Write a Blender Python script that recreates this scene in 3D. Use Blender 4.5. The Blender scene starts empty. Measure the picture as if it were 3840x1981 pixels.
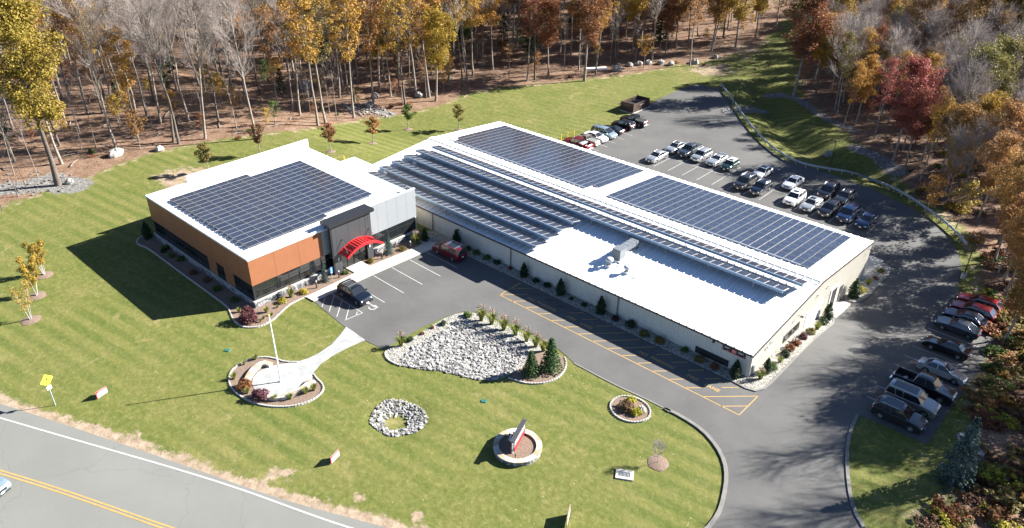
import bpy, bmesh, math, random
import numpy as np
from mathutils import Vector, Matrix, noise
random.seed(11)
R_ = math.radians
PI = math.pi
scene = bpy.context.scene
COL = scene.collection

# ------------------------------------------------------------------ camera
CAM = (22.5224, -60.4455, 47.6909)
YAW, PITCH, ROLL, FPX = -0.7346814, 0.5252144, 0.0097971, 2832.092
def cam_axes():
    f = np.array([math.cos(PITCH)*math.sin(YAW), math.cos(PITCH)*math.cos(YAW), -math.sin(PITCH)])
    r = np.array([math.cos(YAW), -math.sin(YAW), 0.0]); u = np.cross(r, f)
    c, s = math.cos(ROLL), math.sin(ROLL)
    return c*r+s*u, -s*r+c*u, f
RX, UX, FX = cam_axes()
cd = bpy.data.cameras.new('camera'); cam = bpy.data.objects.new('camera', cd); COL.objects.link(cam)
m = Matrix(((RX[0], UX[0], -FX[0], CAM[0]), (RX[1], UX[1], -FX[1], CAM[1]), (RX[2], UX[2], -FX[2], CAM[2]), (0, 0, 0, 1)))
cam.matrix_world = m
cd.sensor_width = 36; cd.lens = 36*FPX/3840; cd.clip_end = 2000; cd.clip_start = 1
scene.camera = cam

# ------------------------------------------------------------------ light
SUN_AZ, SUN_EL = R_(33), R_(29.5)
w = bpy.data.worlds.new('World'); scene.world = w; w.use_nodes = True
nt = w.node_tree
sky = nt.nodes.new('ShaderNodeTexSky'); sky.sky_type = 'NISHITA'; sky.sun_disc = False
sky.sun_elevation = SUN_EL; sky.sun_rotation = SUN_AZ; sky.altitude = 100; sky.air_density = 0.65; sky.dust_density = 0.1; sky.ozone_density = 3.0
bg = nt.nodes['Background']; bg.inputs[1].default_value = 0.05
nt.links.new(sky.outputs[0], bg.inputs[0])
sd = bpy.data.lights.new('sun', 'SUN'); sd.energy = 5.0; sd.angle = R_(0.5); sd.color = (1.0, 0.955, 0.88)
so = bpy.data.objects.new('sun', sd); COL.objects.link(so)
sv = Vector((math.sin(SUN_AZ)*math.cos(SUN_EL), math.cos(SUN_AZ)*math.cos(SUN_EL), math.sin(SUN_EL)))
so.rotation_euler = sv.to_track_quat('Z', 'Y').to_euler()
so.location = sv*300
scene.view_settings.view_transform = 'Standard'; scene.view_settings.look = 'None'; scene.view_settings.gamma = 1
scene.view_settings.exposure = 2.05
scene.cycles.max_bounces = 5; scene.cycles.diffuse_bounces = 2; scene.cycles.transparent_max_bounces = 8
scene.cycles.caustics_reflective = False; scene.cycles.caustics_refractive = False

# ------------------------------------------------------------------ terrain height
def sst(a, b, x):
    t = np.clip((np.asarray(x, float)-a)/(b-a), 0, 1); return t*t*(3-2*t)
SWALE = [(-47, 99), (-37, 84), (-26, 73), (-14, 69.5), (-2, 67)]
def dist_poly(x, y, pts, closed=False):
    x = np.asarray(x, float); y = np.asarray(y, float)
    d = np.full(x.shape, 1e9)
    n = len(pts)
    for i in range(n if closed else n-1):
        ax, ay = pts[i]; bx, by = pts[(i+1) % n]
        dx, dy = bx-ax, by-ay; L = dx*dx+dy*dy+1e-12
        t = np.clip(((x-ax)*dx+(y-ay)*dy)/L, 0, 1)
        d = np.minimum(d, np.hypot(x-ax-t*dx, y-ay-t*dy))
    return d
def in_poly(x, y, pts):
    x = np.asarray(x, float); y = np.asarray(y, float)
    c = np.zeros(x.shape, bool); n = len(pts)
    for i in range(n):
        ax, ay = pts[i]; bx, by = pts[(i+1) % n]
        if ay == by: continue
        cond = ((ay > y) != (by > y)) & (x < (bx-ax)*(y-ay)/(by-ay)+ax)
        c ^= cond
    return c
RINGC = (-21.2, -27.7)
def H(x, y):
    z = -2.3*sst(6, 26, y)
    r = np.hypot(np.asarray(x, float)-22, np.asarray(y, float)+60)
    d = np.maximum(0, r-168.0)
    z = z + 0.10*d*d/(d+18)
    ds = dist_poly(x, y, SWALE)
    z = z - 2.0*np.exp(-(ds/3.6)**2)
    rr = np.hypot(np.asarray(x, float)-RINGC[0], np.asarray(y, float)-RINGC[1])
    z = z - 0.55*np.exp(-(rr/1.9)**2)
    return z
def h1(x, y): return float(H(np.array([x]), np.array([y]))[0])
def G(X, Y, h=0.0):
    """point on the land under a spot of the 2576-wide survey photo"""
    X *= 1.49068; Y *= 1.49068
    d = FX + RX*(X-1920)/FPX - UX*(Y-990.5)/FPX
    z = 0.0
    for _ in range(25):
        t = (z+h-CAM[2])/d[2]
        px, py = CAM[0]+t*d[0], CAM[1]+t*d[1]
        z = 0.5*z+0.5*h1(px, py) if _ > 3 else h1(px, py)
    return (px, py)
def GZ(ox, oy, s, pts, h=0.0): return [G((ox+a/s)/1.49068, (oy+b/s)/1.49068, h) for a, b in pts]
def GL(pts): return [G(a, b) for a, b in pts]
def smooth(pts, closed=True, it=2):
    for _ in range(it):
        out = []; n = len(pts)
        rng = range(n) if closed else range(n-1)
        if not closed: out.append(pts[0])
        for i in rng:
            a, b = pts[i], pts[(i+1) % n]
            out.append((a[0]*.75+b[0]*.25, a[1]*.75+b[1]*.25)); out.append((a[0]*.25+b[0]*.75, a[1]*.25+b[1]*.75))
        if not closed: out.append(pts[-1])
        pts = out
    return pts

# ------------------------------------------------------------------ object helpers
def link(o, parent=None):
    COL.objects.link(o)
    if parent is not None: o.parent = parent
    return o
def tag(o, label=None, cat=None, group=None, kind=None):
    if label: o['label'] = label
    if cat: o['category'] = cat
    if group: o['group'] = group
    if kind: o['kind'] = kind
    return o
def thing(name, label, cat, loc=(0, 0, 0), rz=0.0, group=None):
    o = bpy.data.objects.new(name, None); link(o)
    o.empty_display_size = .3
    o.location = loc; o.rotation_euler = (0, 0, rz)
    return tag(o, label, cat, group)
def dup(root, loc=None, rz=None, scale=None, label=None, group=None):
    def cp(o, par):
        c = o.copy(); COL.objects.link(c)
        if par is not None: c.parent = par
        for ch in o.children: cp(ch, c)
        return c
    r = cp(root, None)
    if loc is not None: r.location = loc
    if rz is not None: r.rotation_euler = (0, 0, rz)
    if scale is not None: r.scale = scale
    if label: r['label'] = label
    if group: r['group'] = group
    return r
class MB:
    def __init__(s): s.v = []; s.f = []; s.m = []; s.sm = []
    def add(s, vs, fs, m=0, smooth=False):
        b = len(s.v); s.v.extend([tuple(p) for p in vs])
        for f in fs: s.f.append([b+i for i in f]); s.m.append(m); s.sm.append(smooth)
    def box(s, c, size, rz=0.0, m=0, ry=0.0, rx=0.0, taper=1.0):
        M = Matrix.Translation(c) @ Matrix.Rotation(rz, 4, 'Z') @ Matrix.Rotation(ry, 4, 'Y') @ Matrix.Rotation(rx, 4, 'X')
        a, b, d = size[0]/2, size[1]/2, size[2]/2
        vs = [M @ Vector((x*a*(taper if z > 0 else 1), y*b*(taper if z > 0 else 1), z*d)) for z in (-1, 1) for x, y in ((-1, -1), (1, -1), (1, 1), (-1, 1))]
        s.add(vs, [(3, 2, 1, 0), (4, 5, 6, 7), (0, 1, 5, 4), (1, 2, 6, 5), (2, 3, 7, 6), (3, 0, 4, 7)], m)
    def bx(s, x0, x1, y0, y1, z0, z1, m=0): s.box(((x0+x1)/2, (y0+y1)/2, (z0+z1)/2), (abs(x1-x0), abs(y1-y0), abs(z1-z0)), m=m)
    def tube(s, pts, rad, n=8, m=0, cap=True, smooth=True):
        if not hasattr(rad, '__len__'): rad = [rad]*len(pts)
        pts = [Vector(p) for p in pts]; vs = []; k = len(pts)
        prev = None
        for i, p in enumerate(pts):
            t = (pts[min(i+1, k-1)]-pts[max(i-1, 0)])
            if t.length < 1e-9: t = Vector((0, 0, 1))
            t.normalize()
            if prev is None:
                a = t.cross(Vector((0, 0, 1)) if abs(t.z) < .9 else Vector((1, 0, 0))); a.normalize()
            else:
                a = prev-t*prev.dot(t); a.normalize()
            prev = a; b = t.cross(a)
            for j in range(n):
                q = 2*PI*j/n; vs.append(p+(a*math.cos(q)+b*math.sin(q))*rad[i])
        fs = [(i*n+j, i*n+(j+1) % n, (i+1)*n+(j+1) % n, (i+1)*n+j) for i in range(k-1) for j in range(n)]
        s.add(vs, fs, m, smooth)
        if cap and n > 2: s.add([vs[j] for j in range(n)], [tuple(range(n-1, -1, -1))], m); s.add([vs[(k-1)*n+j] for j in range(n)], [tuple(range(n))], m)
    def prism(s, poly, z0, z1, m=0, mt=None):
        """poly CCW or CW list of xy; z0/z1 numbers or functions"""
        A = sum(poly[i][0]*poly[(i+1) % len(poly)][1]-poly[(i+1) % len(poly)][0]*poly[i][1] for i in range(len(poly)))
        if A < 0: poly = poly[::-1]
        n = len(poly)
        g0 = z0 if callable(z0) else (lambda x, y: z0); g1 = z1 if callable(z1) else (lambda x, y: z1)
        vs = [(x, y, g0(x, y)) for x, y in poly]+[(x, y, g1(x, y)) for x, y in poly]
        s.add(vs, [(i, (i+1) % n, n+(i+1) % n, n+i) for i in range(n)], m)
        s.add(vs[n:], [tuple(range(n))], m if mt is None else mt); s.add(vs[:n], [tuple(range(n-1, -1, -1))], m)
    def ell(s, c, r, seg=10, ring=6, m=0, jit=0.0, rnd=random):
        vs = [(c[0], c[1], c[2]-r[2])]; fs = []
        for i in range(1, ring):
            ph = -PI/2+PI*i/ring
            for j in range(seg):
                th = 2*PI*j/seg; k = 1+jit*(rnd.random()-.5)*2
                vs.append((c[0]+r[0]*math.cos(ph)*math.cos(th)*k, c[1]+r[1]*math.cos(ph)*math.sin(th)*k, c[2]+r[2]*math.sin(ph)*k))
        vs.append((c[0], c[1], c[2]+r[2]))
        for j in range(seg):
            fs.append((0, 1+(j+1) % seg, 1+j)); fs.append((len(vs)-1, 1+(ring-2)*seg+j, 1+(ring-2)*seg+(j+1) % seg))
            for i in range(ring-2):
                a = 1+i*seg; fs.append((a+j, a+(j+1) % seg, a+seg+(j+1) % seg, a+seg+j))
        s.add(vs, fs, m, jit < .05)
    def mesh(s, name, mats):
        me = bpy.data.meshes.new(name); me.from_pydata(s.v, [], s.f)
        if not isinstance(mats, (list, tuple)): mats = [mats]
        for q in mats: me.materials.append(q)
        me.polygons.foreach_set('material_index', s.m); me.polygons.foreach_set('use_smooth', s.sm); me.update()
        return me
    def build(s, name, mats, parent=None, loc=None):
        o = bpy.data.objects.new(name, s.mesh(name, mats)); link(o, parent)
        if loc is not None: o.location = loc
        return o
def np_mesh(name, v, f, mat, smooth=False):
    """v (n,3) float, f (m,k) int"""
    me = bpy.data.meshes.new(name); v = np.asarray(v, np.float32); f = np.asarray(f, np.int32); k = f.shape[1]
    me.vertices.add(len(v)); me.vertices.foreach_set('co', v.ravel())
    me.loops.add(f.size); me.loops.foreach_set('vertex_index', f.ravel())
    me.polygons.add(len(f)); me.polygons.foreach_set('loop_start', np.arange(0, f.size, k, dtype=np.int32))
    if smooth: me.polygons.foreach_set('use_smooth', np.ones(len(f), bool))
    for q in (mat if isinstance(mat, (list, tuple)) else [mat]): me.materials.append(q)
    me.update(calc_edges=True)
    return me
def drape(name, poly, off, mat, parent=None, thick=0.0, kind='structure', label=None):
    """a sheet over the land, cut every metre so that it follows it"""
    bm = bmesh.new()
    A = sum(poly[i][0]*poly[(i+1) % len(poly)][1]-poly[(i+1) % len(poly)][0]*poly[i][1] for i in range(len(poly)))
    if A < 0: poly = poly[::-1]
    bm.faces.new([bm.verts.new((x, y, 0)) for x, y in poly])
    ys = [p[1] for p in poly]
    lo, hi = max(5, math.floor(min(ys))), min(27, math.ceil(max(ys)))
    for k in range(lo, hi+1):
        bmesh.ops.bisect_plane(bm, geom=bm.verts[:]+bm.edges[:]+bm.faces[:], plane_co=(0, k, 0), plane_no=(0, 1, 0))
    if max(ys)-min(ys) < 40:
        for k in range(math.ceil(min(ys)/1.5), math.floor(max(ys)/1.5)+1):
            if not 5 <= k*1.5 <= 27: bmesh.ops.bisect_plane(bm, geom=bm.verts[:]+bm.edges[:]+bm.faces[:], plane_co=(0, k*1.5+.01, 0), plane_no=(0, 1, 0))
        xs_ = [p[0] for p in poly]
        for k in range(math.ceil(min(xs_)/1.5), math.floor(max(xs_)/1.5)+1): bmesh.ops.bisect_plane(bm, geom=bm.verts[:]+bm.edges[:]+bm.faces[:], plane_co=(k*1.5+.01, 0, 0), plane_no=(1, 0, 0))
    bmesh.ops.triangulate(bm, faces=bm.faces[:])
    if thick:
        r = bmesh.ops.extrude_face_region(bm, geom=bm.faces[:])
        for v in [g for g in r['geom'] if isinstance(g, bmesh.types.BMVert)]: v.co.z += 1
        bmesh.ops.recalc_face_normals(bm, faces=bm.faces[:])
    for v in bm.verts: v.co.z = h1(v.co.x, v.co.y)+off-(thick if thick and v.co.z < .5 else 0)
    me = bpy.data.meshes.new(name); bm.to_mesh(me); bm.free(); me.materials.append(mat)
    o = bpy.data.objects.new(name, me); link(o, parent)
    if parent is None: o['kind'] = kind
    return o
def strip(pts, wd):
    """polyline -> ribbon polygon"""
    n = len(pts); L = []; Rr = []
    for i in range(n):
        a = Vector(pts[max(0, i-1)]); b = Vector(pts[min(n-1, i+1)]); d = (b-a).normalized(); q = Vector((-d.y, d.x))*wd/2; p = Vector(pts[i])
        L.append(tuple(p+q)); Rr.append(tuple(p-q))
    return L+Rr[::-1]
def ribbon(mb, pts, wd, off, m=0, h=0.0):
    P = strip(pts, wd); n = len(pts)
    vs = [(x, y, h1(x, y)+off) for x, y in P]
    for i in range(n-1):
        a, b, c, d = i, i+1, 2*n-2-i, 2*n-1-i
        if h:
            q = [vs[a], vs[b], vs[c], vs[d]]; lo = [(x, y, z-h) for x, y, z in q]
            mb.add(lo+q, [(7, 6, 5, 4), (0, 1, 5, 4), (1, 2, 6, 5), (2, 3, 7, 6), (3, 0, 4, 7)], m)
        else: mb.add([vs[a], vs[b], vs[c], vs[d]], [(3, 2, 1, 0)], m)

# ------------------------------------------------------------------ materials
def mat(name, col, rough=.7, metal=0.0, var=None, vscale=3.0, bump=0.0, bscale=20.0, spec=.5, coat=0.0, coords='Object', trans=0.0):
    mt = bpy.data.materials.new(name); mt.use_nodes = True; n = mt.node_tree.nodes; l = mt.node_tree.links
    b = n['Principled BSDF']; b.inputs['Roughness'].default_value = rough; b.inputs['Metallic'].default_value = metal
    b.inputs['Specular IOR Level'].default_value = spec; b.inputs['Coat Weight'].default_value = coat
    b.inputs['Coat Roughness'].default_value = .05
    b.inputs['Base Color'].default_value = (*col, 1)
    if var or bump: tc = n.new('ShaderNodeTexCoord')
    if var:
        nz = n.new('ShaderNodeTexNoise'); nz.inputs['Scale'].default_value = vscale; nz.inputs['Detail'].default_value = 5; nz.inputs['Roughness'].default_value = .65
        rp = n.new('ShaderNodeValToRGB'); rp.color_ramp.elements[0].position = .35; rp.color_ramp.elements[1].position = .65
        rp.color_ramp.elements[0].color = (*col, 1); rp.color_ramp.elements[1].color = (*var, 1)
        l.new(tc.outputs[coords], nz.inputs['Vector']); l.new(nz.outputs[0], rp.inputs[0]); l.new(rp.outputs[0], b.inputs['Base Color'])
    if bump:
        n2 = n.new('ShaderNodeTexNoise'); n2.inputs['Scale'].default_value = bscale; n2.inputs['Detail'].default_value = 4
        bp = n.new('ShaderNodeBump'); bp.inputs['Strength'].default_value = bump; bp.inputs['Distance'].default_value = .05
        l.new(tc.outputs[coords], n2.inputs['Vector']); l.new(n2.outputs[0], bp.inputs['Height']); l.new(bp.outputs[0], b.inputs['Normal'])
    return mt
def foliage(name, c1, c2, c3=None, sc=.5, trans=.3, rough=.65):
    mt = bpy.data.materials.new(name); mt.use_nodes = True; n = mt.node_tree.nodes; l = mt.node_tree.links
    b = n['Principled BSDF']; b.inputs['Roughness'].default_value = rough; b.inputs['Specular IOR Level'].default_value = .25
    g = n.new('ShaderNodeNewGeometry'); nz = n.new('ShaderNodeTexNoise'); nz.inputs['Scale'].default_value = sc; nz.inputs['Detail'].default_value = 3; nz.inputs['Roughness'].default_value = .7
    rp = n.new('ShaderNodeValToRGB'); e = rp.color_ramp.elements
    e[0].position = .3; e[0].color = (*c1, 1); e[1].position = .7; e[1].color = (*c2, 1)
    if c3: k = e.new(.5); k.color = (*c3, 1)
    oi = n.new('ShaderNodeObjectInfo'); hs = n.new('ShaderNodeHueSaturation')
    mr = n.new('ShaderNodeMapRange'); mr.inputs['To Min'].default_value = .485; mr.inputs['To Max'].default_value = .515
    mv = n.new('ShaderNodeMapRange'); mv.inputs['To Min'].default_value = .8; mv.inputs['To Max'].default_value = 1.2
    wn = n.new('ShaderNodeTexWhiteNoise'); wn.noise_dimensions = '1D'
    l.new(g.outputs['Random Per Island'], wn.inputs['W'])
    l.new(g.outputs['Position'], nz.inputs['Vector']); l.new(nz.outputs[0], rp.inputs[0]); l.new(rp.outputs[0], hs.inputs['Color'])
    l.new(oi.outputs['Random'], mr.inputs[0]); l.new(mr.outputs[0], hs.inputs['Hue']); l.new(wn.outputs[0], mv.inputs[0]); l.new(mv.outputs[0], hs.inputs['Value'])
    l.new(hs.outputs[0], b.inputs['Base Color'])
    tr = n.new('ShaderNodeBsdfTranslucent'); l.new(hs.outputs[0], tr.inputs[0]); mx = n.new('ShaderNodeMixShader'); mx.inputs[0].default_value = trans
    l.new(b.outputs[0], mx.inputs[1]); l.new(tr.outputs[0], mx.inputs[2]); l.new(mx.outputs[0], n['Material Output'].inputs[0])
    return mt
M = {}
M['white_roof'] = mat('white_roof_metal', (.74, .755, .77), .5, var=(.66, .68, .70), vscale=.35)
M['white_trim'] = mat('white_trim', (.72, .73, .74), .5)
M['siding'] = mat('tan_metal_siding', (.60, .575, .51), .5, var=(.56, .535, .475), vscale=.6)
M['brown_trim'] = mat('brown_trim', (.055, .045, .04), .5)
M['orange'] = mat('orange_cladding', (.245, .096, .043), .55, var=(.225, .087, .039), vscale=1.2)
M['panelwhite'] = mat('pale_grey_panels', (.235, .25, .26), .4, var=(.22, .24, .25), vscale=.5)
M['charcoal'] = mat('charcoal_panels', (.05, .052, .056), .45, var=(.044, .047, .052), vscale=.6)
M['black'] = mat('black_metal', (.02, .021, .024), .4)
M['glass'] = mat('dark_glass', (.012, .014, .016), .06, spec=.9)
M['red'] = mat('red_painted_metal', (.55, .02, .025), .35, coat=.3)
M['steel'] = mat('galvanised_steel', (.42, .45, .49), .45, .25, var=(.36, .39, .43), vscale=4)
M['greymetal'] = mat('grey_sheet_metal', (.17, .19, .205), .45, .1, var=(.14, .155, .17), vscale=1.5)
M['alu'] = mat('aluminium_frame', (.21, .22, .23), .45, .1)
M['deflector'] = mat('blue_grey_wind_deflector', (.27, .36, .46), .5, .0)
M['concrete'] = mat('concrete', (.43, .415, .375), .85, var=(.36, .35, .32), vscale=.7, bump=.2)
M['kerb'] = mat('worn_grey_kerb', (.14, .137, .13), .9, var=(.19, .183, .17), vscale=1.5, coords='Object')
M['edging'] = mat('white_edging_stone', (.42, .41, .39), .8, var=(.33, .32, .31), vscale=5)
M['white_paint'] = mat('white_road_paint', (.42, .42, .41), .7, var=(.32, .32, .315), vscale=2.5)
M['yellow_paint'] = mat('yellow_road_paint', (.44, .27, .075), .7, var=(.33, .21, .08), vscale=2.5)
M['yellow'] = mat('yellow_paint', (.75, .55, .03), .5)
M['signyellow'] = mat('fluorescent_yellow_sheet', (.78, .82, .05), .4)
M['white'] = mat('white_paint', (.8, .8, .8), .4)
M['offwhite'] = mat('offwhite_plastic', (.7, .7, .68), .5)
M['redsheet'] = mat('red_sheet', (.5, .03, .04), .5)
M['signdark'] = mat('dark_sign_face', (.03, .02, .03), .5, var=(.08, .015, .025), vscale=1.2)
M['tealsheet'] = mat('teal_print', (.02, .09, .1), .5)
M['blue'] = mat('blue_sheet', (.05, .25, .6), .5)
M['green_lid'] = mat('green_plastic_lid', (.02, .12, .10), .5)
M['brownwood'] = mat('dark_brown_slats', (.07, .042, .03), .7, var=(.05, .03, .022), vscale=8)
M['mulch'] = mat('bark_mulch', (.13, .088, .062), .95, var=(.21, .152, .118), vscale=7, bump=.9, bscale=9)
M['rock'] = mat('pale_boulder', (.17, .16, .145), .9, var=(.36, .345, .325), vscale=2.6, bump=.9, bscale=4)
M['greyrock'] = mat('grey_rock', (.09, .086, .082), .9, var=(.19, .185, .178), vscale=2.2, bump=.5, bscale=5)
M['bark'] = mat('grey_bark', (.15, .125, .105), .9, var=(.30, .265, .225), vscale=1.6, bump=.4, bscale=6)
M['darkbark'] = mat('dark_bark', (.075, .06, .05), .9, var=(.14, .118, .1), vscale=1.6)
M['twig'] = mat('grey_twigs', (.21, .175, .16), .9, var=(.32, .275, .25), vscale=.5)
M['birch'] = mat('white_birch_bark', (.34, .325, .29), .8)
M['offgrey'] = mat('dull_white_sheet', (.45, .45, .45), .6)
M['rackgrey'] = mat('pale_rack_metal', (.30, .29, .27), .5)
M['rubber'] = mat('black_rubber', (.015, .015, .015), .8)
M['rim'] = mat('alloy_rim', (.55, .56, .58), .3, .7)
M['darkrim'] = mat('dark_rim', (.12, .12, .13), .4, .5)
M['carglass'] = mat('car_glass', (.015, .018, .022), .05, spec=.9)
M['lamp_clear'] = mat('clear_lamp', (.7, .72, .75), .15, spec=.8)
M['lamp_red'] = mat('red_lamp', (.45, .01, .015), .2, spec=.8)
M['chrome'] = mat('chrome', (.75, .76, .78), .15, .9)
M['blackplastic'] = mat('black_plastic', (.02, .02, .022), .6)

def cell_mat():
    mt = bpy.data.materials.new('solar_cells'); mt.use_nodes = True; n = mt.node_tree.nodes; l = mt.node_tree.links
    b = n['Principled BSDF']; b.inputs['Roughness'].default_value = .12; b.inputs['Specular IOR Level'].default_value = .4
    tc = n.new('ShaderNodeTexCoord'); sx = n.new('ShaderNodeSeparateXYZ'); l.new(tc.outputs['Object'], sx.inputs[0])
    def lines(sock, per, wd):
        a = n.new('ShaderNodeMath'); a.operation = 'PINGPONG'; a.inputs[1].default_value = per/2; l.new(sock, a.inputs[0])
        c = n.new('ShaderNodeMath'); c.operation = 'LESS_THAN'; c.inputs[1].default_value = wd; l.new(a.outputs[0], c.inputs[0]); return c.outputs[0]
    mx = n.new('ShaderNodeMath'); mx.operation = 'MAXIMUM'; l.new(lines(sx.outputs[0], .13, .006), mx.inputs[0]); l.new(lines(sx.outputs[1], .13, .0025), mx.inputs[1])
    rg = n.new('ShaderNodeMix'); rg.data_type = 'RGBA'; l.new(mx.outputs[0], rg.inputs['Factor'])
    oi = n.new('ShaderNodeObjectInfo'); rp = n.new('ShaderNodeValToRGB'); rp.color_ramp.elements[0].color = (.012, .015, .028, 1); rp.color_ramp.elements[1].color = (.019, .024, .044, 1)
    l.new(oi.outputs['Random'], rp.inputs[0]); l.new(rp.outputs[0], rg.inputs['A']); rg.inputs['B'].default_value = (.13, .16, .22, 1)
    l.new(rg.outputs['Result'], b.inputs['Base Color'])
    return mt
M['cells'] = cell_mat()

def ground_mat():
    mt = bpy.data.materials.new('lawn_and_woodland_floor'); mt.use_nodes = True; n = mt.node_tree.nodes; l = mt.node_tree.links
    b = n['Principled BSDF']; b.inputs['Roughness'].default_value = .92; b.inputs['Specular IOR Level'].default_value = .15
    g = n.new('ShaderNodeNewGeometry'); P = g.outputs['Position']
    def nz(sc, det=4, ro=.6, dist=0.0, vec=None):
        a = n.new('ShaderNodeTexNoise'); a.inputs['Scale'].default_value = sc; a.inputs['Detail'].default_value = det; a.inputs['Roughness'].default_value = ro; a.inputs['Distortion'].default_value = dist
        l.new(vec or P, a.inputs['Vector']); return a.outputs[0]
    def ramp(f, *st):
        r = n.new('ShaderNodeValToRGB'); e = r.color_ramp.elements
        e[0].position, e[0].color = st[0][0], (*st[0][1], 1); e[1].position, e[1].color = st[-1][0], (*st[-1][1], 1)
        for q in st[1:-1]: k = e.new(q[0]); k.color = (*q[1], 1)
        l.new(f, r.inputs[0]); return r.outputs[0]
    def mix(f, a, bb, mode='MIX'):
        x = n.new('ShaderNodeMix'); x.data_type = 'RGBA'; x.blend_type = mode
        if isinstance(f, float): x.inputs['Factor'].default_value = f
        else: l.new(f, x.inputs['Factor'])
        l.new(a, x.inputs['A']); l.new(bb, x.inputs['B']); return x.outputs['Result']
    def math_(op, a, bb):
        x = n.new('ShaderNodeMath'); x.operation = op
        for i, q in enumerate((a, bb)):
            if isinstance(q, (int, float)): x.inputs[i].default_value = q
            else: l.new(q, x.inputs[i])
        return x.outputs[0]
    def sm(f, lo, hi):
        x = n.new('ShaderNodeMapRange'); x.interpolation_type = 'SMOOTHSTEP'; x.inputs['From Min'].default_value = lo; x.inputs['From Max'].default_value = hi; l.new(f, x.inputs[0]); return x.outputs[0]
    grass = ramp(nz(.16, 6, .7), (.33, (.078, .100, .022)), (.5, (.120, .128, .038)), (.66, (.178, .158, .062)))
    # mown swaths: lighter and darker bands that wander gently
    mp = n.new('ShaderNodeMapping'); mp.inputs['Rotation'].default_value = (0, 0, R_(82)); l.new(P, mp.inputs[0])
    wv = n.new('ShaderNodeTexWave'); wv.inputs['Scale'].default_value = .16; wv.inputs['Distortion'].default_value = 2.6; wv.inputs['Detail'].default_value = 0; wv.inputs['Detail Scale'].default_value = .12; l.new(mp.outputs[0], wv.inputs[0])
    grass = mix(.5, grass, ramp(nz(1.6, 6, .75), (.30, (.036, .056, .010)), (.5, (.104, .118, .024)), (.70, (.25, .225, .09))))
    grass = mix(math_('MULTIPLY', sm(nz(.045, 3, .6), .36, .66), .42), grass, ramp(wv.outputs[0], (.2, (.056, .088, .017)), (.8, (.165, .160, .050))))
    grass = mix(sm(nz(.33, 4, .6, .6), .60, .74), grass, ramp(nz(3, 3), (.35, (.16, .15, .055)), (.65, (.22, .19, .085))))
    sp = n.new('ShaderNodeTexVoronoi'); sp.inputs['Scale'].default_value = 1.0; l.new(P, sp.inputs['Vector'])
    spk = n.new('ShaderNodeMath'); spk.operation = 'LESS_THAN'; spk.inputs[1].default_value = .055; l.new(sp.outputs['Distance'], spk.inputs[0])
    grass = mix(math_('MULTIPLY', spk.outputs[0], .75), grass, ramp(nz(5), (.4, (.42, .38, .30)), (.6, (.30, .22, .12))))
    litter = ramp(nz(.55, 8, .78), (.32, (.062, .038, .027)), (.46, (.145, .095, .068)), (.56, (.235, .170, .125)), (.70, (.36, .30, .24)))
    litter = mix(.55, litter, ramp(nz(3.5, 6, .8), (.34, (.035, .022, .017)), (.5, (.16, .090, .056)), (.6, (.30, .185, .115)), (.68, (.50, .43, .35))))
    dirt = ramp(nz(1.1, 7, .7), (.35, (.20, .15, .10)), (.65, (.36, .28, .21)))
    stone = ramp(nz(2.2, 7, .85), (.36, (.05, .048, .045)), (.5, (.15, .145, .138)), (.62, (.32, .31, .30)))
    def att(nm):
        a = n.new('ShaderNodeAttribute'); a.attribute_name = nm; return a.outputs['Fac']
    edge = math_('MULTIPLY', math_('SUBTRACT', nz(.35, 6, .7), .5), .9)
    col = mix(sm(math_('ADD', att('litter'), edge), .42, .62), grass, litter)
    col = mix(sm(math_('ADD', att('dirt'), math_('MULTIPLY', math_('SUBTRACT', nz(.5, 6, .75), .5), 1.6)), .45, .7), col, dirt)
    col = mix(sm(math_('ADD', att('stone'), edge), .5, .65), col, stone)
    l.new(col, b.inputs['Base Color'])
    bp = n.new('ShaderNodeBump'); bp.inputs['Strength'].default_value = .75; bp.inputs['Distance'].default_value = .12
    hh = math_('ADD', nz(2.2, 8, .75), math_('MULTIPLY', nz(.35, 3), .5)); l.new(hh, bp.inputs['Height']); l.new(bp.outputs[0], b.inputs['Normal'])
    return mt
M['ground'] = ground_mat()

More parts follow.
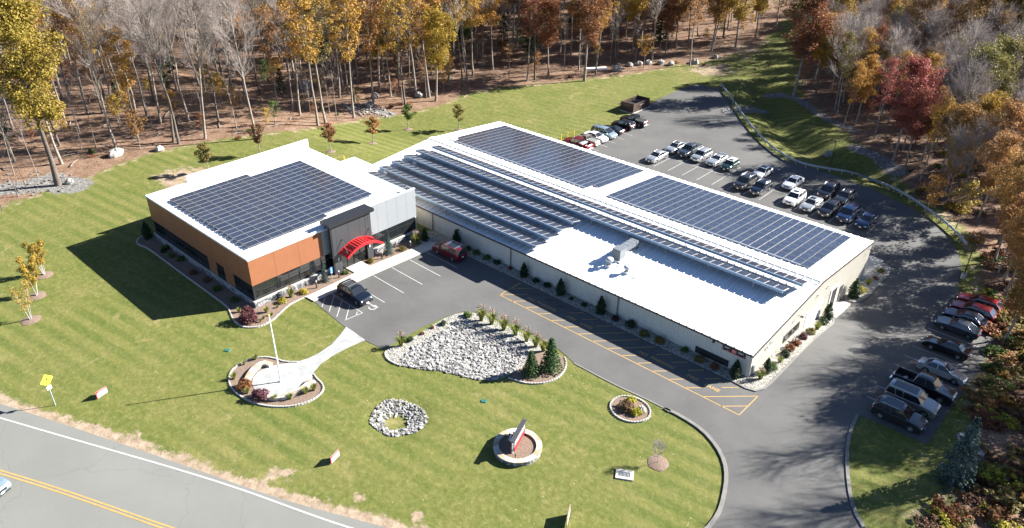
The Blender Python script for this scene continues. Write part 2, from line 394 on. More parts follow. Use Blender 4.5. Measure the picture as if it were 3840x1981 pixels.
def asphalt(name, c1, c2, c3, crack=.0):
    mt = bpy.data.materials.new(name); mt.use_nodes = True; n = mt.node_tree.nodes; l = mt.node_tree.links
    b = n['Principled BSDF']; b.inputs['Roughness'].default_value = .85; b.inputs['Specular IOR Level'].default_value = .3
    g = n.new('ShaderNodeNewGeometry'); P = g.outputs['Position']
    def nz(sc, det, ro=.6):
        a = n.new('ShaderNodeTexNoise'); a.inputs['Scale'].default_value = sc; a.inputs['Detail'].default_value = det; a.inputs['Roughness'].default_value = ro; l.new(P, a.inputs['Vector']); return a.outputs[0]
    r = n.new('ShaderNodeValToRGB'); e = r.color_ramp.elements; e[0].position = .34; e[0].color = (*c1, 1); e[1].position = .68; e[1].color = (*c2, 1); l.new(nz(.14, 7, .62), r.inputs[0])
    r2 = n.new('ShaderNodeValToRGB'); e = r2.color_ramp.elements; e[0].position = .3; e[0].color = (*c1, 1); e[1].position = .7; e[1].color = (*c3, 1); l.new(nz(9, 3, .8), r2.inputs[0])
    x = n.new('ShaderNodeMix'); x.data_type = 'RGBA'; x.inputs['Factor'].default_value = .35; l.new(r.outputs[0], x.inputs['A']); l.new(r2.outputs[0], x.inputs['B']); out = x.outputs['Result']
    if crack:
        nd = n.new('ShaderNodeTexNoise'); nd.inputs['Scale'].default_value = .6; nd.inputs['Detail'].default_value = 5; l.new(P, nd.inputs['Vector'])
        ad = n.new('ShaderNodeVectorMath'); ad.operation = 'MULTIPLY_ADD'; ad.inputs[1].default_value = (1.6, 1.6, 1.6); l.new(nd.outputs['Color'], ad.inputs[0]); l.new(P, ad.inputs[2])
        v = n.new('ShaderNodeTexVoronoi'); v.feature = 'DISTANCE_TO_EDGE'; v.inputs['Scale'].default_value = .06; l.new(ad.outputs[0], v.inputs['Vector'])
        mr = n.new('ShaderNodeMapRange'); mr.inputs['From Min'].default_value = .0; mr.inputs['From Max'].default_value = .0022; mr.inputs['To Min'].default_value = crack; mr.inputs['To Max'].default_value = 0; l.new(v.outputs['Distance'], mr.inputs[0])
        y = n.new('ShaderNodeMix'); y.data_type = 'RGBA'; l.new(mr.outputs[0], y.inputs['Factor']); l.new(out, y.inputs['A']); y.inputs['B'].default_value = (.035, .035, .035, 1); out = y.outputs['Result']
    l.new(out, b.inputs['Base Color'])
    bp = n.new('ShaderNodeBump'); bp.inputs['Strength'].default_value = .25; bp.inputs['Distance'].default_value = .01; l.new(nz(30, 2), bp.inputs['Height']); l.new(bp.outputs[0], b.inputs['Normal'])
    return mt
M['asphalt'] = asphalt('parking_asphalt', (.070, .070, .070), (.118, .116, .112), (.128, .126, .122), .15)
M['street'] = asphalt('street_asphalt', (.145, .147, .137), (.175, .177, .164), (.195, .197, .182), .22)
def gravel(name, cols, sc, bumpd):
    mt = bpy.data.materials.new(name); mt.use_nodes = True; n = mt.node_tree.nodes; l = mt.node_tree.links
    b = n['Principled BSDF']; b.inputs['Roughness'].default_value = .9
    g = n.new('ShaderNodeNewGeometry'); v = n.new('ShaderNodeTexVoronoi'); v.inputs['Scale'].default_value = sc; l.new(g.outputs['Position'], v.inputs['Vector'])
    r = n.new('ShaderNodeValToRGB'); e = r.color_ramp.elements; e[0].color = (*cols[0], 1); e[0].position = .15; e[1].color = (*cols[2], 1); e[1].position = .85; k = e.new(.5); k.color = (*cols[1], 1)
    sx = n.new('ShaderNodeSeparateColor'); l.new(v.outputs['Color'], sx.inputs[0]); l.new(sx.outputs[0], r.inputs[0]); l.new(r.outputs[0], b.inputs['Base Color'])
    bp = n.new('ShaderNodeBump'); bp.invert = True; bp.inputs['Strength'].default_value = .9; bp.inputs['Distance'].default_value = bumpd; l.new(v.outputs['Distance'], bp.inputs['Height']); l.new(bp.outputs[0], b.inputs['Normal'])
    return mt
M['gravel'] = gravel('cream_gravel', ((.15, .143, .125), (.26, .25, .218), (.38, .365, .325)), 7, .08)
M['paver'] = gravel('pale_stone_pavers', ((.25, .26, .258), (.31, .32, .317), (.36, .37, .365)), 1.5, .0)
M['buff'] = gravel('buff_wall_stones', ((.29, .23, .155), (.39, .345, .27), (.44, .42, .375)), 2.2, .03)
M['ledge'] = gravel('grey_ledge_stone', ((.07, .072, .08), (.16, .165, .17), (.30, .305, .31)), 4.5, .04)
M['riprap'] = gravel('pale_riprap', ((.13, .128, .125), (.235, .23, .222), (.36, .352, .34)), 3.4, .0)
# foliage colours
F = {}
F['yellowgreen'] = foliage('yellow_green_leaves', (.20, .145, .02), (.42, .27, .045), (.31, .21, .032))
F['gold'] = foliage('golden_leaves', (.26, .145, .03), (.50, .30, .065), (.38, .22, .042))
F['orange'] = foliage('orange_leaves', (.25, .12, .04), (.43, .24, .095), (.34, .175, .062))
F['rust'] = foliage('rust_brown_leaves', (.16, .06, .03), (.30, .12, .055), (.22, .09, .04))
F['crimson'] = foliage('crimson_leaves', (.19, .055, .038), (.36, .135, .085), (.27, .09, .06))
F['green'] = foliage('green_leaves', (.04, .08, .015), (.11, .16, .035), (.07, .12, .025))
F['olive'] = foliage('olive_leaves', (.11, .10, .03), (.24, .19, .06), (.17, .14, .04))
F['conifer'] = foliage('dark_conifer', (.012, .030, .012), (.035, .065, .024), (.022, .045, .016), trans=.1)
F['bigoak'] = foliage('ochre_oak_leaves', (.17, .115, .02), (.34, .225, .045), (.24, .16, .03), sc=.8)
F['spruce'] = foliage('green_spruce_needles', (.03, .07, .02), (.08, .14, .045), (.05, .10, .03), trans=.12)
F['bluespruce'] = foliage('blue_spruce_needles', (.03, .055, .045), (.10, .15, .14), (.06, .10, .09), trans=.12)
F['purple'] = foliage('purple_leaves', (.07, .022, .03), (.17, .07, .08), (.11, .04, .05))
F['brownbush'] = foliage('brown_twiggy_leaves', (.09, .05, .03), (.22, .13, .07), (.15, .08, .045))
F['plume'] = foliage('pale_grass_plumes', (.30, .235, .175), (.44, .35, .28), (.37, .29, .23))
F['blade'] = foliage('green_grass_blades', (.12, .16, .03), (.26, .27, .07), (.18, .21, .05))
F['yellowbush'] = foliage('yellow_green_bush', (.22, .22, .02), (.42, .36, .04), (.32, .29, .03))
# ================================================================== land
EDGE = GL([(-60, 575), (0, 520), (60, 500), (145, 470), (235, 440), (320, 405), (400, 380), (460, 368), (520, 357), (640, 338), (720, 332), (800, 320), (905, 300), (1000, 290), (1100, 268),
           (1180, 234), (1290, 216), (1400, 208), (1500, 196), (1590, 186), (1700, 166), (1830, 142), (1900, 118), (1935, 100)])
EDGE2 = GL([(1990, 100), (2010, 150), (2020, 240), (2060, 280), (2100, 315), (2180, 372), (2230, 425), (2300, 480), (2370, 530), (2425, 575), (2450, 620), (2470, 700), (2490, 790), (2480, 880), (2455, 960), (2450, 1040), (2480, 1130), (2470, 1200), (2390, 1270), (2340, 1300), (2310, 1340)])
LITTER = [(-140, -90)]+EDGE+[(EDGE[-1][0]-15, EDGE[-1][1]+60), (EDGE2[0][0]+5, EDGE2[0][1]+60)]+EDGE2+[(26, -25), (120, -60), (420, 60), (300, 520), (-420, 520), (-520, 60), (-400, -120)]
def strip_edge(): return
ROAD_EDGE = [(-170, -99), (-110, -75.5)]+GL([(-60, 995), (0, 1016), (150, 1064), (300, 1115), (450, 1166), (600, 1220), (690, 1250), (780, 1277), (880, 1303), (980, 1330)])+[(-1.8, -32.2), (8, -28.2), (14, -26), (40, -16.5), (110, 9)]
def axis(lo, hi, fl, fh, st):
    a = [lo]; s = 9.0
    while a[-1] < fl-.01: a.append(min(fl, a[-1]+s))
    k = fl
    while k < fh: k += st; a.append(k)
    while a[-1] < hi: a.append(a[-1]+s)
    return np.array(a)
xs = axis(-420, 160, -112, 34, 1.0); ys = axis(-110, 420, -60, 112, 1.0)
XX, YY = np.meshgrid(xs, ys); ZZ = H(XX, YY)
rough = np.zeros_like(ZZ)
lit = in_poly(XX, YY, LITTER); dl = np.minimum(dist_poly(XX, YY, EDGE), dist_poly(XX, YY, EDGE2)); sdl = np.where(lit, dl, -dl)
rs = np.random.RandomState(3)
ZZ = ZZ+np.where(sdl > 1, 0.22*(rs.rand(*ZZ.shape)-.5)*np.clip(sdl/4, 0, 1), 0)
V = np.stack([XX.ravel(), YY.ravel(), ZZ.ravel()], 1)
ny, nx = XX.shape; I = np.arange(ny*nx).reshape(ny, nx)
Fq = np.stack([I[:-1, :-1].ravel(), I[:-1, 1:].ravel(), I[1:, 1:].ravel(), I[1:, :-1].ravel()], 1)
me = np_mesh('ground', V, Fq, M['ground'], True)
def setatt(nm, a):
    at = me.attributes.new(nm, 'FLOAT', 'POINT'); at.data.foreach_set('value', np.asarray(a, np.float32).ravel())
setatt('litter', np.clip(sdl/5+.5, -.5, 1.5))
dr = dist_poly(XX, YY, ROAD_EDGE)
dirt = np.clip(.86-np.abs(dr-.2)/2.3, -.5, 1)
for (c, r) in ((G(700, 1195), 1.7), (G(1050, 1300), 1.0), (G(470, 500-60), 0.1), (G(455, 445), 6.0), (G(900, 1250), 1.0), (G(320, 1095), 1.2), (G(1790, 175), 7), (G(1860, 130), 9)):
    dirt = np.maximum(dirt, .85-np.hypot(XX-c[0], YY-c[1])/r*.5)
dirt = np.maximum(dirt, .62-np.abs(sdl+.6)/3.4)
setatt('dirt', dirt)
st = np.full_like(XX, -1.0)
for pts, wd in ((GL([(-20, 480), (60, 470), (120, 455), (180, 470)]), 3.2), (GL([(870, 270), (930, 275), (985, 288)]), 1.3), (GL([(1810, 282), (1860, 282), (1925, 281)]), 1.0), (GL([(1930, 240), (2000, 245), (2080, 300), (2150, 330)]), 1.2), (GL([(2150, 370), (2200, 390), (2260, 430)]), 1.6)):
    st = np.maximum(st, 1.1-dist_poly(XX, YY, pts)/wd*.6)
setatt('stone', st)
ground = bpy.data.objects.new('ground', me); link(ground); ground['kind'] = 'structure'

# ------------------------------------------------------------------ street
def offset(pts, d):
    out = []
    for i in range(len(pts)):
        a = Vector(pts[max(0, i-1)]); b = Vector(pts[min(len(pts)-1, i+1)]); t = (b-a).normalized(); out.append((pts[i][0]+t.y*d, pts[i][1]-t.x*d))
    return out
SM = smooth(ROAD_EDGE, False, 2)
o = drape('street', SM+offset(SM, 14)[::-1], .024, M['street'])
mb = MB()
def marks(mb, pts, wd, off=.036): ribbon(mb, pts, wd, off)
WL = [(-160, -96.6)]+[(-107, -76.2)]+GL([(-60, 1035), (0, 1052), (150, 1096), (300, 1139), (440, 1179), (600, 1229), (750, 1284), (880, 1330)])+[(-5, -34.5), (10, -28.5)]
marks(mb, smooth(WL, False, 2), .17)
o = mb.build('white_edge_line', M['white_paint']); o['kind'] = 'structure'
mb = MB()
YL = [(-150, -97.5), (-100, -78)]+GL([(-60, 1165), (0, 1184), (100, 1214), (200, 1247), (300, 1282), (438, 1331)])+[(-10, -41.7), (10, -33)]
YS = smooth(YL, False, 2)
for d in (0, .29): marks(mb, offset(YS, d), .15)
o = mb.build('double_yellow_line', M['yellow_paint']); o['kind'] = 'structure'

# ------------------------------------------------------------------ parking lot and drive
LAWN_R = [(-15.24, -10.1), (-14.3, -10.05), (-9.22, -10.05), (-6, -9.75), (-3.82, -9.67), (-1.69, -9.6), (.58, -9.9), (2.55, -10.87), (4.03, -12.15), (5.07, -13.71), (5.96, -15.87), (6.5, -17.63), (6.6, -20), (5.5, -24), (2, -28), (-2, -31)]
DRV_R = GL([(2172, 1328), (2147, 1284), (2134, 1224), (2129, 1144), (2137, 1089), (2157, 1044)])
POND_TOP = GL([(920, 858), (967, 880), (1010, 853), (1060, 826), (1110, 802), (1165, 784), (1195, 786), (1230, 797), (1290, 820), (1350, 846), (1395, 872), (1425, 896)])
LOT = GL([(783, 752), (800, 768), (870, 825)])+POND_TOP+LAWN_R[1:]+[(6, -34), (16, -30), (17, -24)]+DRV_R[:0]+GL([(2185, 1345)])+DRV_R+[(13.0, 2.2), (16.3, 2.2), (16.4, 12.4), (16.6, 20), (16.2, 28), (15.7, 36.2), (10.2, 36.2), (9.3, 40), (8.6, 44), (7.1, 47.8), (3.6, 53.5), (-1.9, 57.7), (-9.6, 61.2), (-17, 62.4), (-25.9, 63.2), (-33.5, 68.6), (-43.3, 79.5), (-49.7, 87.8), (-54, 92), (-59.8, 91.5), (-60, 82), (-59.3, 70.8), (-57.6, 64), (-57.6, 38), (-57.6, 34), (-55, 20), (-48, 3), (-44.5, -2)]
o = drape('parking_lot', LOT, .03, M['asphalt'])
# kerbs
mb = MB(); ribbon(mb, smooth([(-3.0, -9.75)]+LAWN_R[4:], False, 1), .34, .14, h=.14)
ribbon(mb, smooth(DRV_R, False, 1), .3, .13, h=.13)
ribbon(mb, smooth(LAWN_R[1:5], False, 1), .16, .06, h=.06)
o = mb.build('kerb', M['kerb']); o['kind'] = 'structure'
# stall lines
mb = MB()
def ln(a, b, wd=.1, m=0, off=.036):
    n = max(1, int(abs(b[1]-a[1]))); ribbon(mb, [(a[0]+(b[0]-a[0])*i/n, a[1]+(b[1]-a[1])*i/n) for i in range(n+1)], wd, off, m)
for a, b in (((-43.03, -13.1), (-37.3, -13.18)), ((-42.91, -10.31), (-37.15, -10.39)), ((-42.71, -7.52), (-37.0, -7.6)), ((-42.6, -4.74), (-36.9, -4.8)), ((-43.1, -15.98), (-37.36, -16.01)), ((-43.32, -19.05), (-37.46, -19.1)), ((-37.5, -19.15), (-37.75, -21.35))): ln(a, b)
for a, b in (((500, 1078), (465, 1190)), ((600, 1065), (545, 1240)), ((685, 1122), (630, 1296)), ((770, 1175), (728, 1332)), ((858, 1240), (842, 1284))):
    p, q = GZ(1050, 750, 2.953, [a, b]); ribbon(mb, [p, q], .1, .036)
for k in range(14):
    x = -40.02+2.762*k
    if k in (5, 6, 7, 0, 1, 2, 3, 4, 8, 9, 10, 11, 12, 13): ln((x, 44.6), (x-.05, 54.5 if k < 12 else 49.3))
ln((-42.7, 49.7), (-4.0, 49.35), .1)
ln((-42.75, 44.6), (-42.7, 54.5))
ln((-9.5, 54.0), (-4.0, 49.1)); 
for k in range(6): ln((-9.4+k*.62, 49.5), (-9.4+k*.78+.5, 53.3-k*.55), .09)
for y in (43.9, 46.5, 49.03, 51.7, 54.4, 58.3): ln((-57.4, y), (-51.1, y-.05))
for y in (5.25, 7.7, 11.7, 13.5, 16.7, 19.95, 22.8, 25.57, 28.3, 30.7, 33.2): ln((9.85, y), (15.5, y+.03))
# wheelchair symbol
def disc(mb, c, r0, r1, z, n=20, m=0, a0=0, a1=2*PI):
    vs = []; fs = []
    for i in range(n+1):
        t = a0+(a1-a0)*i/n
        vs += [(c[0]+r0*math.cos(t), c[1]+r0*math.sin(t), z), (c[0]+r1*math.cos(t), c[1]+r1*math.sin(t), z)]
    for i in range(n): fs.append((2*i, 2*i+1, 2*i+3, 2*i+2))
    mb.add(vs, fs, m)
sx, sy = -37.55, -17.6
disc(mb, (sx, sy), .36, .5, .037, a0=-2.6, a1=2.2); ln((sx-.75, sy+.25), (sx+.0, sy+.2), .13, off=.0385); ln((sx-.05, sy+.15), (sx+.5, sy+.45), .12, off=.041); disc(mb, (sx-.98, sy+.25), 0.0, .16, .037, n=10)
o = mb.build('white_stall_lines', M['white_paint']); o['kind'] = 'structure'
# fire lane hatching
mb = MB(); zz = (2000, 1000, 2.0444)
HA = [((-40, 216), (80, 213)), ((75, 262), (182, 261)), ((172, 310), (282, 308)), ((272, 358), (382, 356)), ((372, 409), (490, 406)), ((480, 460), (595, 457)), ((350, 519), (706, 510)), ((460, 574), (820, 563)), ((575, 630), (938, 618)),
      ((938, 678), (1057, 676)), ((1060, 737), (1180, 735)), ((1184, 798), (1307, 796)), ((1313, 863), (1436, 861)), ((1445, 929), (1572, 929)), ((40, 364), (138, 362)), ((140, 415), (247, 412)), ((240, 466), (348, 463)), ((680, 685), (793, 682)),
      ((800, 743), (913, 740)), ((920, 803), (1045, 802)), ((1045, 867), (1168, 864)), ((1170, 932), (1298, 930)), ((1305, 1000), (1722, 995)), ((1438, 1073), (1640, 1071)), ((1577, 1140), (1722, 995))]
H2 = [((0, 125), (103, 124)), ((0, 157), (160, 153)), ((158, 186), (226, 184)), ((220, 217), (292, 215)), ((0, 190), (70, 188)), ((64, 221), (134, 219)), ((0, 123), (45, 96)), ((-60, 157), (10, 155))]
def yl(a, b): ribbon(mb, [a, b], .1, .036)
for a, b in HA: p, q = GZ(*zz, [a, b]); yl(p, q)
for a, b in H2: p, q = GZ(1920, 990, 1.3427, [a, b]); yl(p, q)
yl(G(1257.5, 743), GZ(*zz, [(1577, 1140)])[0]); yl(G(1257.5, 743), G(1308, 712))
o = mb.build('yellow_fire_lane_hatching', M['yellow_paint']); o['kind'] = 'structure'
def text_mesh(s, size, mt, ext=0.0, name='lettering', bold=0.018):
    cu = bpy.data.curves.new('t', 'FONT'); cu.body = s; cu.size = size; cu.extrude = ext; cu.offset = bold; cu.align_x = 'CENTER'; cu.align_y = 'CENTER'; cu.space_character = 1.1
    o = bpy.data.objects.new('t', cu); me = bpy.data.meshes.new_from_object(o); bpy.data.objects.remove(o); bpy.data.curves.remove(cu); me.materials.append(mt); me.name = name
    return me
for s, (X, Y), sz in (('NO', (1336, 754), .62), ('PARKING', (1375, 772), .62), ('FIRE', (1437, 802), .62), ('LANE', (1475, 821), .62), ('NO', GZ(*zz, [(842, 670)])[0], .62), ('PARKING', GZ(*zz, [(990, 740)])[0], .62), ('FIRE', GZ(*zz, [(1220, 855)])[0], .62), ('LANE', GZ(*zz, [(1370, 932)])[0], .62)):
    p = (X, Y) if X < 100 else G(X, Y)
    me = text_mesh(s, sz, M['yellow_paint']); bm = bmesh.new(); bm.from_mesh(me)
    bmesh.ops.solidify(bm, geom=bm.faces[:], thickness=.0) if False else None
    bm.to_mesh(me); bm.free()
    o = bpy.data.objects.new('fire_lane_lettering', me); link(o); o.location = (p[0], p[1], .037); o.rotation_euler = (0, 0, R_(0)); o['kind'] = 'structure'

# ------------------------------------------------------------------ pavements, beds
zs = (1050, 750, 2.953)
SW = [(-43.4, -21.5), (-43.2, -13), (-42.85, -5.6), (-42.6, -3.2), (-43.0, -2.5), (-45.4, -2.3), (-45.5, -3.4), (-44.7, -3.6), (-44.6, -4.8), (-45.1, -12.05), (-46.95, -12.0), (-46.95, -14.4), (-45.1, -14.35), (-44.95, -17.4), (-44.9, -21.6)]
drape('pavement', SW, .15, M['concrete'], thick=.13)
def zg(pts): return GZ(480, 780, 2.8269, pts)
z6 = (820, 1050, 2.606)
BED_OFF = zg([(300, 285), (240, 285), (180, 295), (120, 320), (92, 360), (110, 395), (200, 425), (300, 495), (400, 570), (560, 690), (700, 790), (850, 900), (1000, 1010), (1060, 1060), (1085, 1110), (1110, 1180), (1150, 1230), (1220, 1265)])+GZ(*z6, [(250, 467), (320, 470), (370, 468), (430, 450), (480, 427), (545, 385), (600, 330), (680, 255), (760, 210), (850, 172)])
BED_OFF_POLY = BED_OFF+[(-44.88, -21.6), (-44.95, -17.4), (-45.1, -14.38), (-47.0, -14.4), (-47.8, -14.4), (-47.8, -25.0), (-71.5, -25.0)]
drape('mulch_bed', BED_OFF_POLY, .05, M['mulch'])
drape('mulch_bed', [(-47.5, -11.9), (-45.12, -11.95), (-44.62, -4.8), (-44.7, -3.6), (-45.5, -3.4), (-47.5, -2.2)], .05, M['mulch'])
WB = [(-46.5, -.0), (-47.3, -1.9), (-45.4, -2.25), (-43.0, -2.45), (-42.3, -2.3), (-38, -1.8), (-30.52, -1.71), (-17.66, -1.72), (-7.38, -1.65), (-.9, -1.6), (.6, -1.7), (1.5, -1.45), (1.95, -.6), (2.05, .8), (2.05, 6.4), (1.9, 12), (1.8, 17.6), (1.4, 18.9), (0, 19.2)]
drape('gravel_bed', WB+[(-.5, 19), (-.5, .5)], .09, M['gravel'], thick=.09)
mb = MB(); ribbon(mb, WB[9:-1], .22, .13, h=.12); o = mb.build('kerb', M['kerb']); o['kind'] = 'structure'
B2 = [(-.3, 24.7), (.3, 24.75), (1.5, 25.2), (2.05, 26.2), (2.2, 28), (2.2, 33), (2.2, 35.6), (1.6, 37.0), (.6, 37.6), (-.3, 37.6)]
drape('gravel_bed', B2, .09, M['gravel'], thick=.09)
mb = MB(); ribbon(mb, B2[1:-1], .2, .13, h=.12); o = mb.build('kerb', M['kerb']); o['kind'] = 'structure'
drape('concrete_pad', [(-.3, 32.2), (-3, 32.2), (-3.2, 36.5), (-1.5, 38.6), (.5, 38.2), (.3, 31.2), (0.1, 31.2), (-.3, 31.6)], .11, M['concrete'], thick=.1)
drape('concrete_pad', [(-.3, 19.3), (1.5, 19.4), (1.4, 24.6), (-.3, 24.6)], .045, M['concrete'])

def edging(name, pts, label, closed=False, step=.3, grp=None):
    """a row of small laid stones along a curve"""
    mb = MB(); P = [Vector(p) for p in pts]+([Vector(pts[0])] if closed else [])
    L = 0.0; rnd = random.Random(5)
    for a, b in zip(P, P[1:]):
        d = b-a; l = d.length
        if l < 1e-6: continue
        while L < l:
            c = a+d*(L/l); mb.box((c.x, c.y, h1(c.x, c.y)+.07), (step*.86, .14+rnd.random()*.03, .15+rnd.random()*.04), math.atan2(d.y, d.x)+rnd.uniform(-.08, .08), taper=.85); L += step
        L -= l
    o = mb.build(name, M['edging']); return tag(o, label, 'edging', grp)
edging('stone_edging', smooth(BED_OFF, False, 1), 'curving row of small white edging stones round the office mulch bed')
PLAZA = GZ(*z6, [(1190, 540), (1100, 640), (980, 720), (870, 775), (740, 808), (620, 825), (520, 845), (440, 870), (380, 910), (340, 960), (325, 1020), (345, 1065), (400, 1110), (480, 1140), (560, 1150), (700, 1110), (820, 1050), (905, 985), (930, 900), (990, 830), (1100, 750)])+GL([(872, 877), (900, 864), (919, 857), (871, 823)])
PR = GZ(*z6, [(760, 808), (690, 808), (630, 800), (560, 775), (480, 760), (400, 762), (320, 775), (230, 815), (160, 860), (115, 910), (98, 980), (120, 1050), (170, 1110), (260, 1170), (370, 1215), (470, 1238), (600, 1247), (720, 1240), (850, 1210), (950, 1160), (1010, 1105), (1030, 1060), (1010, 1010), (960, 970), (932, 925)])
drape('mulch_bed', PR, .03, M['mulch'])
drape('paved_plaza', PLAZA, .06, M['paver'], thick=.05)
edging('stone_edging', smooth(PR, False, 1), 'row of small white edging stones looping round the flagpole plaza')
def seatwall(pts, label, hgt=.32, wd=.5):
    mb = MB(); ribbon(mb, smooth(pts, False, 2), wd, hgt, h=hgt); o = thing('seat_wall', label, 'garden wall', (0, 0, 0))
    mb.build('wall', M['buff'], o); mb = MB(); ribbon(mb, smooth(pts, False, 2), wd+.1, hgt+.07, h=.07); mb.build('cap', M['buff'], o)
seatwall(GZ(*z6, [(515, 850), (460, 830), (400, 850), (345, 895), (305, 950), (285, 1000), (290, 1040)]), 'curved buff stone seat wall on the upper side of the flagpole plaza')
seatwall(GZ(*z6, [(480, 1165), (560, 1175), (650, 1165), (740, 1130), (830, 1080), (900, 1020)]), 'low curved buff stone wall on the roadside edge of the flagpole plaza', .35, .4)

# dry pond
zp = (1400, 1100, 3.22)
POND = GZ(*zp, [(150, 700), (300, 640), (480, 535), (600, 465), (700, 400), (850, 312), (1000, 252), (1130, 228), (1250, 240), (1400, 300), (1560, 375), (1700, 440), (1850, 510), (1990, 590), (2100, 670), (2010, 760), (1900, 850), (1700, 960), (1560, 1030), (1440, 1065), (1200, 1040), (1000, 990), (800, 940), (560, 920), (350, 885), (230, 840), (160, 790), (140, 745)])
drape('gravel_bed', POND, .055, M['gravel'])
ISL = GZ(*zp, [(1880, 800), (1990, 720), (2120, 700), (2230, 740), (2315, 790), (2335, 850), (2310, 940), (2230, 1030), (2100, 1085), (1950, 1102), (1800, 1085), (1640, 1030), (1700, 960), (1800, 900)])
drape('mulch_bed', ISL, .075, M['mulch'])
edging('stone_edging', smooth(ISL[4:12], False, 1), 'curved white edging stones round the mulch under the two spruces')
edging('stone_edging', smooth(GZ(*zp, [(300, 645), (200, 690), (150, 710), (140, 745), (160, 790), (230, 842), (330, 880)]), False, 1), 'short white stone edging at the west tip of the dry stone pond')
RIP = GZ(*zp, [(300, 870), (400, 720), (560, 610), (800, 480), (960, 400), (1010, 320), (1120, 300), (1260, 350), (1400, 410), (1560, 470), (1720, 530), (1840, 610), (1880, 720), (1830, 850), (1640, 960), (1540, 1020), (1440, 1062), (1200, 1038), (1000, 988), (800, 938), (560, 918), (350, 888)])
def stones(name, poly, cnt, r0, r1, mt, seed, lift=.0, hole=None):
    rnd = random.Random(seed); mb = MB(); x0 = min(p[0] for p in poly); x1 = max(p[0] for p in poly); y0 = min(p[1] for p in poly); y1 = max(p[1] for p in poly)
    X = np.array([rnd.uniform(x0, x1) for _ in range(cnt*4)]); Y = np.array([rnd.uniform(y0, y1) for _ in range(cnt*4)])
    ok = in_poly(X, Y, poly)
    if hole: ok &= ~in_poly(X, Y, hole)
    k = 0
    for x, y in zip(X[ok], Y[ok]):
        if k >= cnt: break
        k += 1; r = r0+(r1-r0)*rnd.random()**2
        vs = []; a = rnd.random()*PI; ca, sa = math.cos(a), math.sin(a); z = h1(x, y) if lift == 0 else lift
        sx, sy, sz = r*rnd.uniform(.8, 1.5), r*rnd.uniform(.6, 1), r*rnd.uniform(.5, .9)
        for px, py, pz in ((-1, 0, 0), (1, 0, 0), (0, -1, 0), (0, 1, 0), (-.5, -.5, .8), (.6, -.4, .7), (.45, .55, .85), (-.5, .5, .7)):
            q = rnd.uniform(.8, 1.15); u, v2 = px*sx*q, py*sy*q; vs.append((x+u*ca-v2*sa, y+u*sa+v2*ca, z+.05+pz*sz*q))
        mb.add(vs, [(0, 2, 5, 4), (2, 1, 5), (1, 3, 6, 5), (3, 0, 7, 6), (0, 4, 7), (4, 5, 6, 7)])
    return mb.build(name, mt)
tag(stones('riprap_stones', RIP, 4200, .08, .25, M['riprap'], 1), 'bed of pale broken riprap stones filling the dry pond', 'stones', kind='stuff')
ring = [(RINGC[0]+(2.7+.2*math.sin(3*t))*math.cos(t), RINGC[1]+(2.5+.2*math.sin(2*t+1))*math.sin(t)) for t in np.linspace(0, 2*PI, 25)[:-1]]
hole = [(RINGC[0]+.25+(1.1+.2*math.sin(4*t))*math.cos(t), RINGC[1]-.35+1.05*math.sin(t)) for t in np.linspace(0, 2*PI, 25)[:-1]]
tag(stones('riprap_stones', ring, 950, .07, .2, M['riprap'], 2, hole=hole), 'ring of pale riprap stones round the grassy drain hollow in the front lawn', 'stones', kind='stuff')
tag(stones('rock_pile', GL([(0, 500), (0, 440), (80, 425), (180, 440), (200, 470), (120, 490)]), 90, .1, .3, M['greyrock'], 3), 'heap of loose grey stones at the wood edge under the big yellow oak', 'stones', kind='stuff')
tag(stones('rock_pile', GL([(860, 262), (930, 262), (990, 285), (980, 300), (890, 292)]), 130, .12, .45, M['rock'], 4), 'scatter of pale rubble stones along the wood edge behind the saplings', 'stones', kind='stuff')
tag(stones('rock_pile', GL([(1812, 278), (1925, 276), (1928, 286), (1812, 288)]), 170, .1, .28, M['riprap'], 6), 'straight line of pale stones across the grassy swale behind the guardrail', 'stones', kind='stuff')
# small island bed
c = (-5.97, -12.0); e = [(c[0]+1.95*math.cos(t), c[1]+1.75*math.sin(t)) for t in np.linspace(0, 2*PI, 29)[:-1]]
drape('mulch_bed', e, .04, M['mulch']); edging('stone_edging', e, 'oval ring of white edging stones round the small shrub island', True)
# ================================================================== warehouse
WX, WY, EZ, RZ, RY = -64.3, 32.0, 2.95, 4.31, 16.14
wh = thing('warehouse', 'long low tan metal warehouse with a wide white ribbed roof', 'building')
def roofz(y): return EZ+(RZ-EZ)*y/RY if y < RY else RZ-(RZ-EZ)*(y-RY)/(WY-RY)
def siding(x0, y0, x1, y1, zb, zt, nrib):
    """a wall sheet with raised vertical ribs; zb/zt functions of t in 0..1"""
    mb = MB(); dx, dy = x1-x0, y1-y0; L = math.hypot(dx, dy); nxn, nyn = dy/L, -dx/L
    n = nrib; prev = None; vs = []; prof = []
    for i in range(n):
        for u, o_ in ((0, 0), (.10, 0), (.14, .035), (.22, .035), (.26, 0)): prof.append(((i+u)/n, o_))
    prof.append((1, 0))
    for t, o_ in prof:
        px, py = x0+dx*t+nxn*o_, y0+dy*t+nyn*o_
        vs += [(px, py, zb(t)), (px, py, zt(t))]
    mb.add(vs, [(2*i, 2*i+2, 2*i+3, 2*i+1) for i in range(len(prof)-1)], 0)
    return mb
def hz(x, y): return h1(x, y)-.1
siding(WX, 0, 0, 0, lambda t: -.15, lambda t: EZ-.02, 190).build('front_wall', M['siding'], wh)
